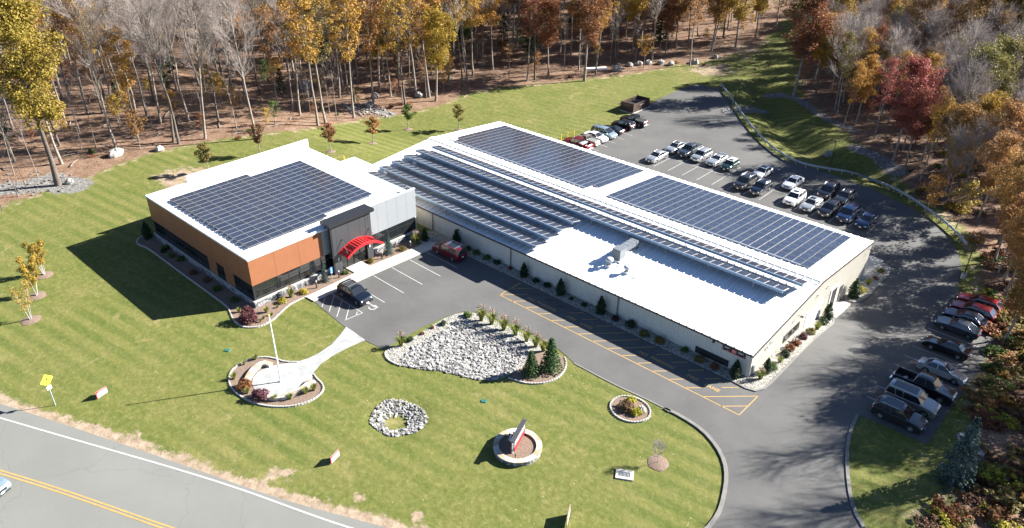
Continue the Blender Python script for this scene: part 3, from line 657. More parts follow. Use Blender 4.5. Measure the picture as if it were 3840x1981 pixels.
# the end wall breaks at the ridge
mb = siding(0, 0, 0, RY, lambda t: hz(0, RY*t), lambda t: roofz(RY*t)-.03, 48); mb2 = siding(0, RY, 0, WY, lambda t: hz(0, RY+(WY-RY)*t), lambda t: roofz(RY+(WY-RY)*t)-.03, 48)
mb.add(mb2.v, mb2.f); mb.build('end_wall', M['siding'], wh)
mb = MB(); mb.add([(WX, 0, -.2), (WX, WY, -2.6), (WX, WY, EZ-.03), (WX, RY, RZ-.03), (WX, 0, EZ-.03)], [(0, 4, 3, 2, 1)]); mb.build('far_end_wall', M['siding'], wh)
mb = MB(); mb.add([(WX, WY, -2.6), (0, WY, -2.6), (0, WY, EZ-.03), (WX, WY, EZ-.03)], [(3, 2, 1, 0)]); mb.build('back_wall', M['siding'], wh)
# roof with standing ribs
mb = MB(); o1, o2 = .22, .12
A = [(WX-o2, -o1), (WX-o2, RY), (WX-o2, WY+o1)]; zA = [EZ-.018, RZ, EZ-.018]
vs = []
for x in (WX-o2, o2):
    for (px, y), z in zip(A, zA): vs += [(x, y, z), (x, y, z-.14)]
mb.add(vs, [(0, 6, 8, 2), (2, 8, 10, 4), (1, 3, 9, 7), (3, 5, 11, 9), (0, 1, 7, 6), (4, 10, 11, 5), (0, 2, 3, 1), (2, 4, 5, 3), (6, 7, 9, 8), (8, 9, 11, 10)])
nr = 71
for i in range(nr+1):
    x = WX+.05+i*(-WX-.1)/nr
    for y0, y1 in ((-o1, RY), (WY+o1, RY)):
        za, zb = EZ-.018, RZ; w_ = .07
        q = [(x-w_, y0, za), (x+w_, y0, za), (x+w_*.6, y0, za+.08), (x-w_*.6, y0, za+.08), (x-w_, y1, zb), (x+w_, y1, zb), (x+w_*.6, y1, zb+.08), (x-w_*.6, y1, zb+.08)]
        if y0 > y1: mb.add(q, [(1, 0, 3, 2), (4, 5, 6, 7), (0, 4, 7, 3), (5, 1, 2, 6), (7, 6, 2, 3)])
        else: mb.add(q, [(0, 1, 2, 3), (5, 4, 7, 6), (4, 0, 3, 7), (1, 5, 6, 2), (6, 7, 3, 2)])
roof = mb.build('roof', M['white_roof'], wh)
mb = MB()
vs = [(WX-.15, RY-.55, RZ+.06), (WX-.15, RY, RZ+.13), (WX-.15, RY+.55, RZ+.06), (.14, RY-.55, RZ+.06), (.14, RY, RZ+.13), (.14, RY+.55, RZ+.06)]
mb.add(vs, [(0, 3, 4, 1), (1, 4, 5, 2)])
mb.build('ridge_cap', M['white_trim'], roof)
# lifted rail along the ridge (snow guard) with feet
mb = MB(); mb.bx(WX, .1, RY-1.0, RY-.93, RZ+.10, RZ+.16)
for i in range(nr+1):
    x = WX+.05+i*(-WX-.1)/nr; mb.bx(x-.05, x+.05, RY-1.02, RY-.91, RZ-.04, RZ+.10)
mb.build('snow_rail', M['steel'], roof)
mb = MB(); mb.bx(WX-.13, .12, -.30, -.225, EZ-.20, EZ-.02)
mb.bx(.125, .17, -.3, 0, EZ-.2, EZ-.02)
mb.build('eave_gutter', M['brown_trim'], wh)
mb = MB()
for y0, y1 in ((-.22, RY), (RY, WY+.22)):
    z0, z1 = roofz(max(0, y0)) if y0 < RY else RZ, RZ if y1 == RY else EZ
    za = EZ-.02 if y0 < 0 else RZ; zb = RZ if y1 == RY else EZ-.02
    vs = [(.125, y0, za-.26), (.16, y0, za-.26), (.16, y0, za+.03), (.125, y0, za+.03), (.125, y1, zb-.26), (.16, y1, zb-.26), (.16, y1, zb+.03), (.125, y1, zb+.03)]
    mb.add(vs, [(0, 3, 2, 1), (4, 5, 6, 7), (0, 1, 5, 4), (1, 2, 6, 5), (2, 3, 7, 6), (3, 0, 4, 7)])
mb.build('rake_trim', M['brown_trim'], wh)
for x in (-46.5, -32.2, -16.04):
    mb = MB(); mb.box((x, -.13, 1.45), (.1, .1, 2.8)); mb.box((x, -.2, .1), (.12, .24, .12)); mb.build('downspout', M['kerb'], wh)
mb = MB(); mb.box((-.25, -.09, 1.42), (.1, .1, 2.75)); mb.build('downspout', M['siding'], wh)
def framed_window(parent, x0, x1, y0, y1, z0, z1, nm='window', div=(), gm=None, fm=None, fw=.07):
    """axis aligned window box standing 3 cm proud of its wall"""
    mb = MB(); along_x = abs(x1-x0) > abs(y1-y0)
    mb.bx(x0, x1, y0, y1, z0, z1); w_ = mb.build(nm, gm or M['glass'], parent)
    f = MB(); e = .025
    if along_x:
        a, b = (y0-e, y1-.002) if y0 < y1 else (y1-e, y0-.002)
        f.bx(x0-fw, x1+fw, a, b, z1, z1+fw); f.bx(x0-fw, x1+fw, a, b, z0-fw, z0); f.bx(x0-fw, x0, a, b, z0, z1); f.bx(x1, x1+fw, a, b, z0, z1)
        for kind, v in div:
            if kind == 'v': f.bx(v-.035, v+.035, a, a+.03, z0, z1)
            else: f.bx(x0, x1, a+.004, a+.032, v-.03, v+.03)
    else:
        a, b = x0+.002, x1+e
        f.bx(a, b, y0-fw, y1+fw, z1, z1+fw); f.bx(a, b, y0-fw, y1+fw, z0-fw, z0); f.bx(a, b, y0-fw, y0, z0, z1); f.bx(a, b, y1, y1+fw, z0, z1)
        for kind, v in div:
            if kind == 'v': f.bx(b-.03, b, v-.035, v+.035, z0, z1)
            else: f.bx(b-.034, b-.004, y0, y1, v-.03, v+.03)
    f.build('window_frame', fm or M['black'], w_)
    return w_
framed_window(wh, -6.1, -2.25, -.05, -.003, .16, 1.02, 'window', [], gm=M['rubber'], fm=M['siding'], fw=.05)
framed_window(wh, .038, .06, 7.7, 11.35, .3, 1.1, 'window', [('v', 8.9), ('v', 10.1)])
mb = MB(); mb.bx(.04, .09, 20.2, 21.9, -1.95, 1.1); d = mb.build('overhead_door', M['blackplastic'], wh); mb = MB(); mb.bx(.04, .12, 20.0, 20.19, -1.95, 1.25); mb.bx(.04, .12, 21.91, 22.1, -1.95, 1.25); mb.bx(.04, .121, 20.2, 21.9, 1.101, 1.25); mb.build('door_frame', M['white'], d)
mb = MB(); mb.bx(.04, .08, 23.3, 24.3, -2.0, .2); d = mb.build('entry_door', M['brown_trim'], wh); mb = MB(); mb.bx(.082, .14, 23.4, 23.5, -1.0, -.9); mb.build('handle', M['steel'], d)
mb = MB(); mb.bx(.04, .07, 13.2, 17.6, -1.4, 1.3); mb.build('roller_door', M['white_trim'], wh)
def wall_lamp(x, y, z, ax):
    mb = MB()
    if ax == 'x': mb.box((x+.25, y, z), (.45, .05, .05)); mb.box((x+.5, y, z+.02), (.3, .3, .12), taper=.7)
    else: mb.box((x, y-.12, z), (.2, .22, .24), taper=.8)
    mb.build('wall_lamp', M['black'], wh)
wall_lamp(-4.2, -.04, 2.5, 'y'); wall_lamp(-41.6, -.04, 1.9, 'y'); wall_lamp(.04, 10.2, 2.6, 'x'); wall_lamp(.04, 31.0, 2.3, 'x')
for y, z in ((3.3, 2.1), (4.2, 2.3), (15.5, 2.7), (18.4, 2.6)):
    mb = MB(); mb.box((.15, y, z), (.22, .2, .2), taper=.6); mb.build('vent_hood', M['siding'], wh)
mb = MB(); mb.box((.12, .5, 1.1), (.18, .28, .5)); mb.box((.08, .5, .5), (.06, .06, 1.0)); mb.build('meter_box', M['greymetal'], wh)
# roof plant
def rz(y): return roofz(y)+.0
t = thing('rooftop_duct', 'boxy grey sheet metal duct stepping up the warehouse roof', 'duct', (-20.3, 6.0, rz(6)))
mb = MB(); mb.box((0, -.25, .75), (1.15, 1.1, 1.45)); mb.build('plenum', M['greymetal'], t)
mb = MB(); mb.box((0, 1.6, 1.05), (.95, 2.55, .6)); mb.box((0, 2.9, .62), (.95, .5, 1.3)); mb.build('duct', M['greymetal'], t)
mb = MB()
for y in (.4, 1.2, 2.0, 2.75): mb.box((0, y, 1.05), (1.02, .05, .67))
mb.build('flange', M['steel'], t)
mb = MB(); mb.box((0, -.25, .04), (1.6, 1.5, .16)); mb.build('kerb_base', M['white_trim'], t)
def fan(x, y, sc, label):
    t = thing('rooftop_fan', label, 'roof fan', (x, y, rz(y)), 0)
    mb = MB(); mb.box((0, 0, .12), (.7*sc, .7*sc, .3)); mb.build('base', M['white_trim'], t)
    mb = MB(); mb.tube([(0, 0, .25), (0, 0, .8*sc)], .27*sc, 14); mb.build('stack', M['greymetal'], t)
    mb = MB(); mb.tube([(0, 0, .75*sc), (0, 0, .82*sc), (0, 0, 1.1*sc), (0, 0, 1.16*sc)], [.3*sc, .48*sc, .46*sc, .2*sc], 16); mb.build('hood', M['steel'], t)
fan(-20.2, 3.75, 1.0, 'taller round-hooded exhaust fan just in front of the rooftop duct')
fan(-17.8, 3.9, .85, 'squat round-hooded exhaust fan standing apart on the white warehouse roof')
def pipe(x, y, label):
    t = thing('roof_vent_pipe', label, 'vent pipe', (x, y, rz(y))); mb = MB(); mb.tube([(0, 0, 0), (0, 0, .32)], .06, 8); mb.build('pipe', M['steel'], t); mb = MB(); mb.tube([(0, 0, 0), (0, 0, .1)], [.16, .08], 8); mb.build('flashing', M['white_trim'], t)
pipe(-18.6, 5.6, 'small vent pipe on the white roof just right of the rooftop duct'); pipe(-16.6, 3.6, 'small vent pipe on the white roof right of the squat fan'); pipe(-19.4, 4.4, 'small vent pipe at the foot of the rooftop duct')
def skyd(x, y, label):
    t = thing('roof_vent', label, 'roof vent', (x, y, rz(y))); mb = MB(); mb.box((0, 0, .15), (.7, .7, .34)); mb.build('curb', M['white_trim'], t); mb = MB(); mb.ell((0, 0, .38), (.42, .42, .26), 12, 6); mb.build('hood', M['steel'], t)
skyd(-60.4, 3.7, 'domed metal roof vent between the first two front solar rows'); skyd(-59.3, 8.4, 'domed metal roof vent beside the third front solar row')
# signs on the front wall
t = thing('wall_banner', 'dark red and black banner with white lettering and red emblem under the eave', 'banner', (-1.93, -.06, 2.34))
mb = MB(); mb.bx(-1.26, 1.26, -.02, 0, -.31, .31); mb.build('sheet', M['signdark'], t)
mb = MB(); mb.bx(-1.26, 1.26, -.025, -.021, -.31, -.24); mb.bx(-1.26, 1.26, -.025, -.021, .27, .31); mb.build('border', M['redsheet'], t)
mb = MB(); pts = [(.30*(1 if i % 2 else .78)*math.cos(2*PI*i/22), .29*(1 if i % 2 else .85)*math.sin(2*PI*i/22)) for i in range(22)]
vs = [(x+.02, -.03, z) for x, z in pts]; mb.add(vs, [tuple(range(len(vs)))]); e_ = mb.build('emblem', M['red'], t)
mb = MB()
for sx in (-1, 1):
    for z in (-.12, 0, .12): mb.bx(.02+sx*.09, .02+sx*.24, -.036, -.032, z-.02, z+.02)
for x in (-.05, .03): mb.bx(x-.0, x+.03, -.036, -.032, -.17, .17)
mb.build('emblem_marks', M['offwhite'], e_)
mb = MB(); mb.bx(-1.12, -.42, -.029, -.026, .0, .22); mb.bx(.42, 1.12, -.029, -.026, .0, .22); mb.build('text_panel', M['tealsheet'], t)
for x0, x1, z in ((-1.0, -.5, .16), (-1.0, -.6, .06), (.48, 1.0, .16), (.48, .95, .06)):
    mb = MB(); rnd = random.Random(int(z*100)+int(x0*10)); x = x0; mb.bx(x0, x1, -.0335, -.031, z-.005, z+.005)
    while x < x1: w_ = rnd.uniform(.03, .07); mb.bx(x, x+w_, -.036, -.032, z-.03, z+.03); x += w_+.015
    mb.build('lettering', M['offwhite'], t)
for c_, s_ in (((-1.15, -.034, -.02), (.06, .004, .07)), ((1.1, -.034, -.14), (.1, .004, .03)), ((-.62, -.034, -.2), (.25, .004, .03))):
    mb = MB(); mb.box(c_, s_); mb.build('small_mark', M['offwhite'], t)

# ================================================================== office
OX0, OX1, OY0, OY1 = -71.7, -47.3, -26.6, -2.1
of = thing('office_building', 'single storey office with orange cladding, white parapets and a dark entrance portal', 'building')
RTZ = 5.85
# roof
mb = MB(); mb.bx(OX0+.1, OX1-.1, OY0+.1, OY1, RTZ-.25, RTZ)
for i in range(27):
    x = OX0+.5+i*.905; mb.bx(x-.05, x+.05, OY0+.35, OY1, RTZ, RTZ+.07)
mb.build('roof', M['white_roof'], of)
# parapet caps: low white coping, taller at the back and over the white front
mb = MB()
mb.bx(OX0-.05, OX0+.22, OY0-.05, -21.0, 6.0, 6.22); mb.bx(OX0+.221, OX1-.25, OY0-.05, OY0+.22, 6.0, 6.22); mb.bx(OX1-.249, OX1+.05, OY0-.05, -16.9, 6.0, 6.22)
mb.bx(OX0-.04, OX0+.21, -20.999, OY1+.1, 5.6, 7.15)
mb.build('coping', M['white_trim'], of)
# orange walls with window openings made of pieces
OR = M['orange']; mb = MB(); ZT = 6.0; ZW = 2.76; ZC = .85
mb.bx(OX1-.2, OX1, OY0, -16.98, ZW, ZT)                                      # front band
mb.bx(OX0, OX1-.201, OY0, OY0+.2, ZW, ZT)                                     # left wall band
for a, b in ((-57.3, -55.35), (-53.5, -51.45)): mb.bx(a, b, OY0, OY0+.2, ZC, ZW)
mb.bx(OX0, OX0+.2, OY0+.201, OY1, 0, ZT-.45)                                      # back wall
mb.build('orange_wall', OR, of)
mb = MB(); mb.bx(OX0+.2, OX1-.2, OY1-.2, OY1, -.3, 5.6); mb.build('side_wall', M['siding'], of)
mb = MB()
for y in (-23.4, -20.2): mb.bx(OX1+.0005, OX1+.004, y-.012, y+.012, ZW+.02, ZT-.02)
for x in (-68.5, -65.3, -62.1, -58.9, -55.7, -52.5, -49.6): mb.bx(x-.012, x+.012, OY0-.004, OY0-.0005, ZW+.02, ZT-.02)
mb.build('cladding_joint', M['rubber'], of)
# white-grey front pieces
mb = MB(); mb.bx(OX1-.2, OX1+.02, -16.975, -15.6, ZW, 5.95); mb.build('white_panel_wall', M['panelwhite'], of)
mb = MB(); mb.bx(OX1-.22, OX1+.02, -10.2, OY1-.12, ZW, 6.75); mb.bx(OX1-1.6, OX1-.22, -2.42, OY1-.12, 2.0, 6.7)
mb.build('white_panel_wall', M['panelwhite'], of)
mb = MB()
for y in (-8.6, -7.0, -5.4, -3.8): mb.bx(OX1+.021, OX1+.024, y-.015, y+.015, ZW+.02, 6.7)
mb.bx(OX1+.021, OX1+.024, -16.3, -16.27, ZW+.05, 5.9)
mb.build('panel_joint', M['greymetal'], of)
mb = MB(); mb.bx(OX1-.25, OX1+.05, -10.2, OY1-.1, 6.751, 6.82); mb.build('coping', M['white_trim'], of); mb = MB(); mb.bx(OX1-.25, OX1+.05, -16.9, -15.9, 5.951, 6.05); mb.build('coping', M['white_trim'], of)
# stone base
mb = MB(); mb.bx(OX1-.05, OX1+.25, OY0-.17, -15.8, -.1, .74); mb.bx(OX1-.05, OX1+.25, -10.5, OY1-.1, -.1, .74); mb.bx(OX0-.1, OX1-.051, OY0-.17, OY0-.02, -.1, .74)
mb.build('stone_base', M['ledge'], of)
mb = MB(); mb.bx(OX1-.02, OX1+.30, OY0-.22, -15.75, .742, .84); mb.bx(OX1-.02, OX1+.30, -10.5, OY1-.02, .742, .84); mb.bx(OX0-.15, OX1-.021, OY0-.22, OY0-.005, .742, .81)
mb.build('stone_sill', M['concrete'], of)
# window bands
def ribbon_glass(y0, y1, divs):
    w_ = framed_window(of, OX1-.2, OX1-.08, y0, y1, ZC, ZW-.02, 'window', [('v', v) for v in divs]+[('h', 2.1)], fw=.0)
ribbon_glass(-26.4, -15.8, [-24.9, -23.4, -21.9, -20.4, -18.9, -17.4]); ribbon_glass(-10.3, -2.4, [-8.7, -7.1, -5.5, -3.95])
for a, b, dv in ((-71.4, -57.3, [-69.6, -67.8, -66, -64.2, -62.4, -60.6, -58.9]), (-55.35, -53.5, [-54.4]), (-51.45, -47.52, [-50, -48.7])):
    framed_window(of, a, b, OY0+.08, OY0+.19, .83, ZW-.02, 'window', [('v', v) for v in dv]+[('h', 2.1)], fw=.0)
mb = MB(); mb.bx(OX1-.21, OX1-.01, OY0+.01, OY0+.2, .83, ZW-.001); mb.build('corner_post', M['black'], of)
# dark entrance portal
PX = -46.55; mb = MB()
mb.bx(PX-.45, PX, -16.0, -15.0, 0, 6.55); mb.bx(PX-.45, PX, -11.05, -10.2, 0, 6.55); mb.bx(PX-.45, PX-.02, -14.999, -11.051, 2.75, 6.55)
mb.bx(PX-1.5, PX-.451, -16.0, -15.8, 2.0, 6.5); mb.bx(PX-1.5, PX-.451, -10.4, -10.2, 2.0, 6.5)
portal = mb.build('entrance_portal', M['charcoal'], of)
mb = MB(); mb.bx(PX-1.55, PX+.35, -16.45, -9.8, 6.551, 6.95); mb.bx(PX-.1, PX+.04, -16.25, -16.001, 0, 6.55); mb.build('portal_cap', M['black'], portal)
mb = MB()
for y in (-15.45, -13.6, -11.9, -10.62): mb.bx(PX+.0005 if y < -15 or y > -11 else PX-.019, PX+.004 if y < -15 or y > -11 else PX-.015, y-.015, y+.015, 2.8 if -15 < y < -11 else .1, 6.5)
mb.build('panel_joint', M['rubber'], portal)
for y in (-15.5, -10.75):
    mb = MB(); mb.box((PX+.06, y, 2.0), (.1, .09, .45)); mb.build('entrance_lamp', M['white'], portal)
framed_window(of, PX-.4, PX-.3, -14.99, -14.05, .06, 2.74, 'window', [('h', 2.2)], fw=.0)
for y in (-14.03, -13.02):
    framed_window(of, PX-.4, PX-.3, y, y+.98, .06, 2.74, 'glass_door', [('h', 2.2), ('v', y+.05), ('v', y+.93)], fw=.0)
framed_window(of, PX-.4, PX-.3, -12.01, -11.06, .06, 2.74, 'window', [('h', 2.2)], fw=.0)
# red arched canopy
can = MB(); n = 14; y0, y1 = -15.35, -9.95; zc = lambda u: 2.72+.92*(1-(2*u-1)**2)
for i in range(n):
    a, b = i/n, (i+1)/n; ya, yb = y0+(y1-y0)*a, y0+(y1-y0)*b; za, zb = zc(a), zc(b)
    can.add([(PX, ya, za), (PX+1.75, ya, za), (PX+1.75, yb, zb), (PX, yb, zb), (PX, ya, za-.06), (PX+1.75, ya, za-.06), (PX+1.75, yb, zb-.06), (PX, yb, zb-.06)], [(0, 1, 2, 3), (7, 6, 5, 4)])
    for x0, x1 in ((PX+1.75, PX+1.86), (PX+.0, PX+.08)):
        can.add([(x0, ya, za-.16), (x1, ya, za-.16), (x1, yb, zb-.16), (x0, yb, zb-.16), (x0, ya, za+.14), (x1, ya, za+.14), (x1, yb, zb+.14), (x0, yb, zb+.14)], [(0, 3, 2, 1), (4, 5, 6, 7), (0, 1, 5, 4), (1, 2, 6, 5), (2, 3, 7, 6), (3, 0, 4, 7)])
    can.bx(PX+.08, PX+1.75, ya-.03, ya+.03, za, za+.09)
cn = can.build('red_canopy', M['red'], of)
mb = MB()
for ya in (-15.0, -10.3):
    mb.box((PX+.04, ya+.35*(1 if ya < -12 else -1), 4.35), (.06, .12, .12))
    for d in (0, .9):
        y2 = ya+d*(1 if ya < -12 else -1); u = (y2-y0)/(y1-y0); mb.tube([(PX+.05, ya+.35*(1 if ya < -12 else -1), 4.35), (PX+1.4, y2, zc(u)+.1)], .025, 5); mb.tube([(PX+.3, y2, zc(u)+.12), (PX+1.6, y2, zc(u)+.12)], .04, 5)
mb.build('hanger_rod', M['black'], cn)
# low white link roof between office and warehouse
t = thing('link_roof', 'low white flat link roof joining the office to the warehouse', 'building')
mb = MB(); mb.bx(-69.5, -64.45, -2.05, 4.5, -.5, 2.7); mb.build('wall', M['siding'], t)
mb = MB(); mb.bx(-69.7, -64.43, -2.04, 4.7, 2.701, 2.9); mb.build('roof', M['white_roof'], t)
# ================================================================== solar arrays
def panel_mesh(px, py):
    mb = MB(); a, b = px/2, py/2; fw = .022
    mb.bx(-a+fw, a-fw, -b+fw, b-fw, -.02, .012, 1)
    for x0, x1, y0, y1 in ((-a, -a+fw, -b, b), (a-fw, a, -b, b), (-a+fw, a-fw, -b, -b+fw), (-a+fw, a-fw, b-fw, b)): mb.bx(x0, x1, y0, y1, -.03, .016, 0)
    return mb.mesh('panel', [M['alu'], M['cells']])
PM = panel_mesh(1.035, 1.54)
def array(name, label, org, tilt, cells, cat='solar array', group=None):
    """cells: list of local (x, y); the 100 nearest the camera are single parts"""
    t = thing(name, label, cat, org, 0, group); t.rotation_euler = (tilt, 0, 0)
    cam_l = Vector((CAM[0]-org[0], CAM[1]-org[1]))
    cells = sorted(cells, key=lambda c: (Vector(c)-cam_l).length)
    for c in cells[:100]:
        o = bpy.data.objects.new('panel', PM); link(o, t); o.location = (c[0], c[1], 0)
    if cells[100:]:
        v = np.array([q.co[:] for q in PM.vertices]); f = [list(p.vertices) for p in PM.polygons]; mi = [p.material_index for p in PM.polygons]
        vs = []; fs = []; ms = []
        for k, c in enumerate(cells[100:]):
            vs += [(a+c[0], b+c[1], d) for a, b, d in v]; fs += [[i+k*len(v) for i in q] for q in f]; ms += mi
        me = bpy.data.meshes.new('panel_field'); me.from_pydata(vs, [], fs); me.materials.append(M['alu']); me.materials.append(M['cells']); me.polygons.foreach_set('material_index', ms); me.update()
        o = bpy.data.objects.new('panel_field', me); link(o, t); o['kind'] = 'stuff'
    return t
# office
cells = []
for i in range(17):
    for j in range(12):
        if i == 0 and j > 6: continue
        if i == 16 and j > 6: continue
        cells.append(((i+.5)*1.103, (j+.5)*1.5625))
t = array('solar_array', 'dark solar array filling the flat white roof of the orange office', (-68.5, -25.02, 6.2), 0, cells)
mb = MB()
for j in range(13):
    mb.bx(0 if j < 8 else 1.1, 18.75 if j < 8 else 17.65, j*1.5625-.03, j*1.5625+.03, -.09, -.035)
mb.build('mounting_rail', M['alu'], t)
# warehouse rear slope
sl = -math.atan((RZ-EZ)/(WY-RY))
def rear(x0, ncol, label, cut):
    y0 = 17.72; cells = [((i+.5)*1.098, (j+.5)*1.635) for i in range(ncol) for j in range(8) if (i, j) not in cut]
    t = array('solar_array', label, (x0, y0, roofz(y0)+.2), sl, cells)
    mb = MB()
    for j in range(9): mb.bx(1.1 if (0, 0) in cut and j == 0 else 0, ncol*1.098-(1.1 if j == 0 and (ncol-1, 0) in cut else 0), j*1.635-.03, j*1.635+.03, -.1, -.035)
    mb.bx(.1, ncol*1.098-1.15, -.1, -.02, -.14, .02)
    mb.build('mounting_rail', M['steel'], t)
rear(-61.75, 26, 'large flat solar array on the rear slope at the forest end of the warehouse', {(0, 0), (25, 0)})
rear(-30.75, 26, 'large flat solar array on the rear slope at the car park end of the warehouse', set())
# tilted rows on the front slope
TILT = R_(-13); PL = 1.54
places = ['nearest the front eave', 'second up from the front eave', 'third up from the front eave', 'fourth up from the front eave', 'second down from the ridge', 'highest and closest to the ridge']
for r in range(6):
    y = 1.93+2.375*r; x0 = -61.0+(1.1 if r == 5 else 0); n = 29 if r < 4 else 53
    z0 = roofz(y)+.58
    t = thing('solar_row', ('short' if r < 4 else 'full length')+' tilted solar row on the front slope, '+places[r], 'solar row', (x0, y, z0+.1), 0, 'tilted solar rows on the front roof slope')
    # low edge at +y, raised edge at -y
    for i in range(n):
        o = bpy.data.objects.new('panel', PM); link(o, t); o.rotation_euler = (TILT, 0, 0)
        o.location = ((i+.5)*1.115, -PL/2*math.cos(TILT), PL/2*math.sin(-TILT)+.02)
    top = PL*math.sin(-TILT); yb = -PL*math.cos(TILT); L = n*1.115
    mb = MB(); mb.bx(0, L, yb-.06, yb-.0, top-.26, top+.03); mb.bx(0, L, yb-.12, yb-.061, top-.27, top-.2); mb.bx(0, L, -.02, .03, -.14, -.02)
    mb.build('support_beam', M['deflector'], t)
    mb = MB(); mb.bx(-.05, L+.05, -.12, -.06, -.10, -.03); mb.bx(-.05, L+.05, yb+.06, yb+.12, top-.12, top-.05)
    for i in range(n+1):
        x = i*1.115; mb.add([(x-.055, 0, -.03), (x+.055, 0, -.03), (x+.055, yb, top-.03), (x-.055, yb, top-.03), (x-.055, 0, .03), (x+.055, 0, .03), (x+.055, yb, top+.03), (x-.055, yb, top+.03)], [(0, 3, 2, 1), (4, 5, 6, 7), (0, 1, 5, 4), (1, 2, 6, 5), (2, 3, 7, 6), (3, 0, 4, 7)])
        if i % 5 == 0:
            mb.bx(x-.03, x+.03, yb-.05, yb+.01, -.95, top-.261); mb.bx(x-.03, x+.03, -.06, 0, -.75, -.141)
            mb.tube([(x, yb, top-.3), (x, -.1, -.7)], .02, 4)
    mb.build('support_frame', M['rackgrey'], t)
# ================================================================== cars
CARS = {
 'sedan': dict(L=4.75, W=1.84, H=1.45, wb=2.75, r=.33, hood=.96, nose=.72, tail=1.02, belt=.95, cr=-1.75, cf=1.02, rr=-1.0, rf=.12, wt=.70),
 'coupe': dict(L=4.78, W=1.9, H=1.36, wb=2.72, r=.35, hood=.95, nose=.74, tail=1.0, belt=.95, cr=-1.75, cf=.75, rr=-.85, rf=-.12, wt=.68),
 'hatch': dict(L=3.95, W=1.7, H=1.43, wb=2.5, r=.31, hood=.95, nose=.75, tail=.98, belt=.95, cr=-1.85, cf=.85, rr=-1.62, rf=.2, wt=.78),
 'suv': dict(L=4.65, W=1.86, H=1.69, wb=2.7, r=.36, hood=1.08, nose=.84, tail=1.12, belt=1.08, cr=-2.2, cf=1.05, rr=-1.75, rf=.3, wt=.76),
 'boxsuv': dict(L=4.8, W=1.95, H=1.82, wb=2.8, r=.38, hood=1.16, nose=.95, tail=1.18, belt=1.15, cr=-2.3, cf=1.05, rr=-2.1, rf=.5, wt=.80),
 'van': dict(L=5.1, W=1.96, H=1.76, wb=3.05, r=.34, hood=1.05, nose=.78, tail=1.1, belt=1.05, cr=-2.45, cf=1.55, rr=-2.1, rf=.55, wt=.76),
 'wagon': dict(L=4.85, W=1.84, H=1.52, wb=2.8, r=.34, hood=.97, nose=.74, tail=1.0, belt=.97, cr=-2.3, cf=1.0, rr=-1.7, rf=.15, wt=.70),
 'pickup': dict(L=5.75, W=2.0, H=1.88, wb=3.55, r=.40, hood=1.2, nose=1.0, tail=1.2, belt=1.2, cr=-.85, cf=1.35, rr=-.62, rf=.72, wt=.76),
 'smallpickup': dict(L=5.1, W=1.78, H=1.65, wb=3.1, r=.35, hood=1.0, nose=.85, tail=1.05, belt=1.02, cr=-.45, cf=1.1, rr=-.3, rf=.5, wt=.76),
}
CACHE = {}
def obj_m(name, key, maker, mt, parent, loc=(0, 0, 0), rz=0.0, scale=None):
    if key not in CACHE: CACHE[key] = maker()
    me = CACHE[key]; o = bpy.data.objects.new(name, me); link(o, parent); o.location = loc; o.rotation_euler = (0, 0, rz)
    if scale: o.scale = scale
    if mt is not None:
        o.material_slots[0].link = 'OBJECT'; o.material_slots[0].material = mt
    return o
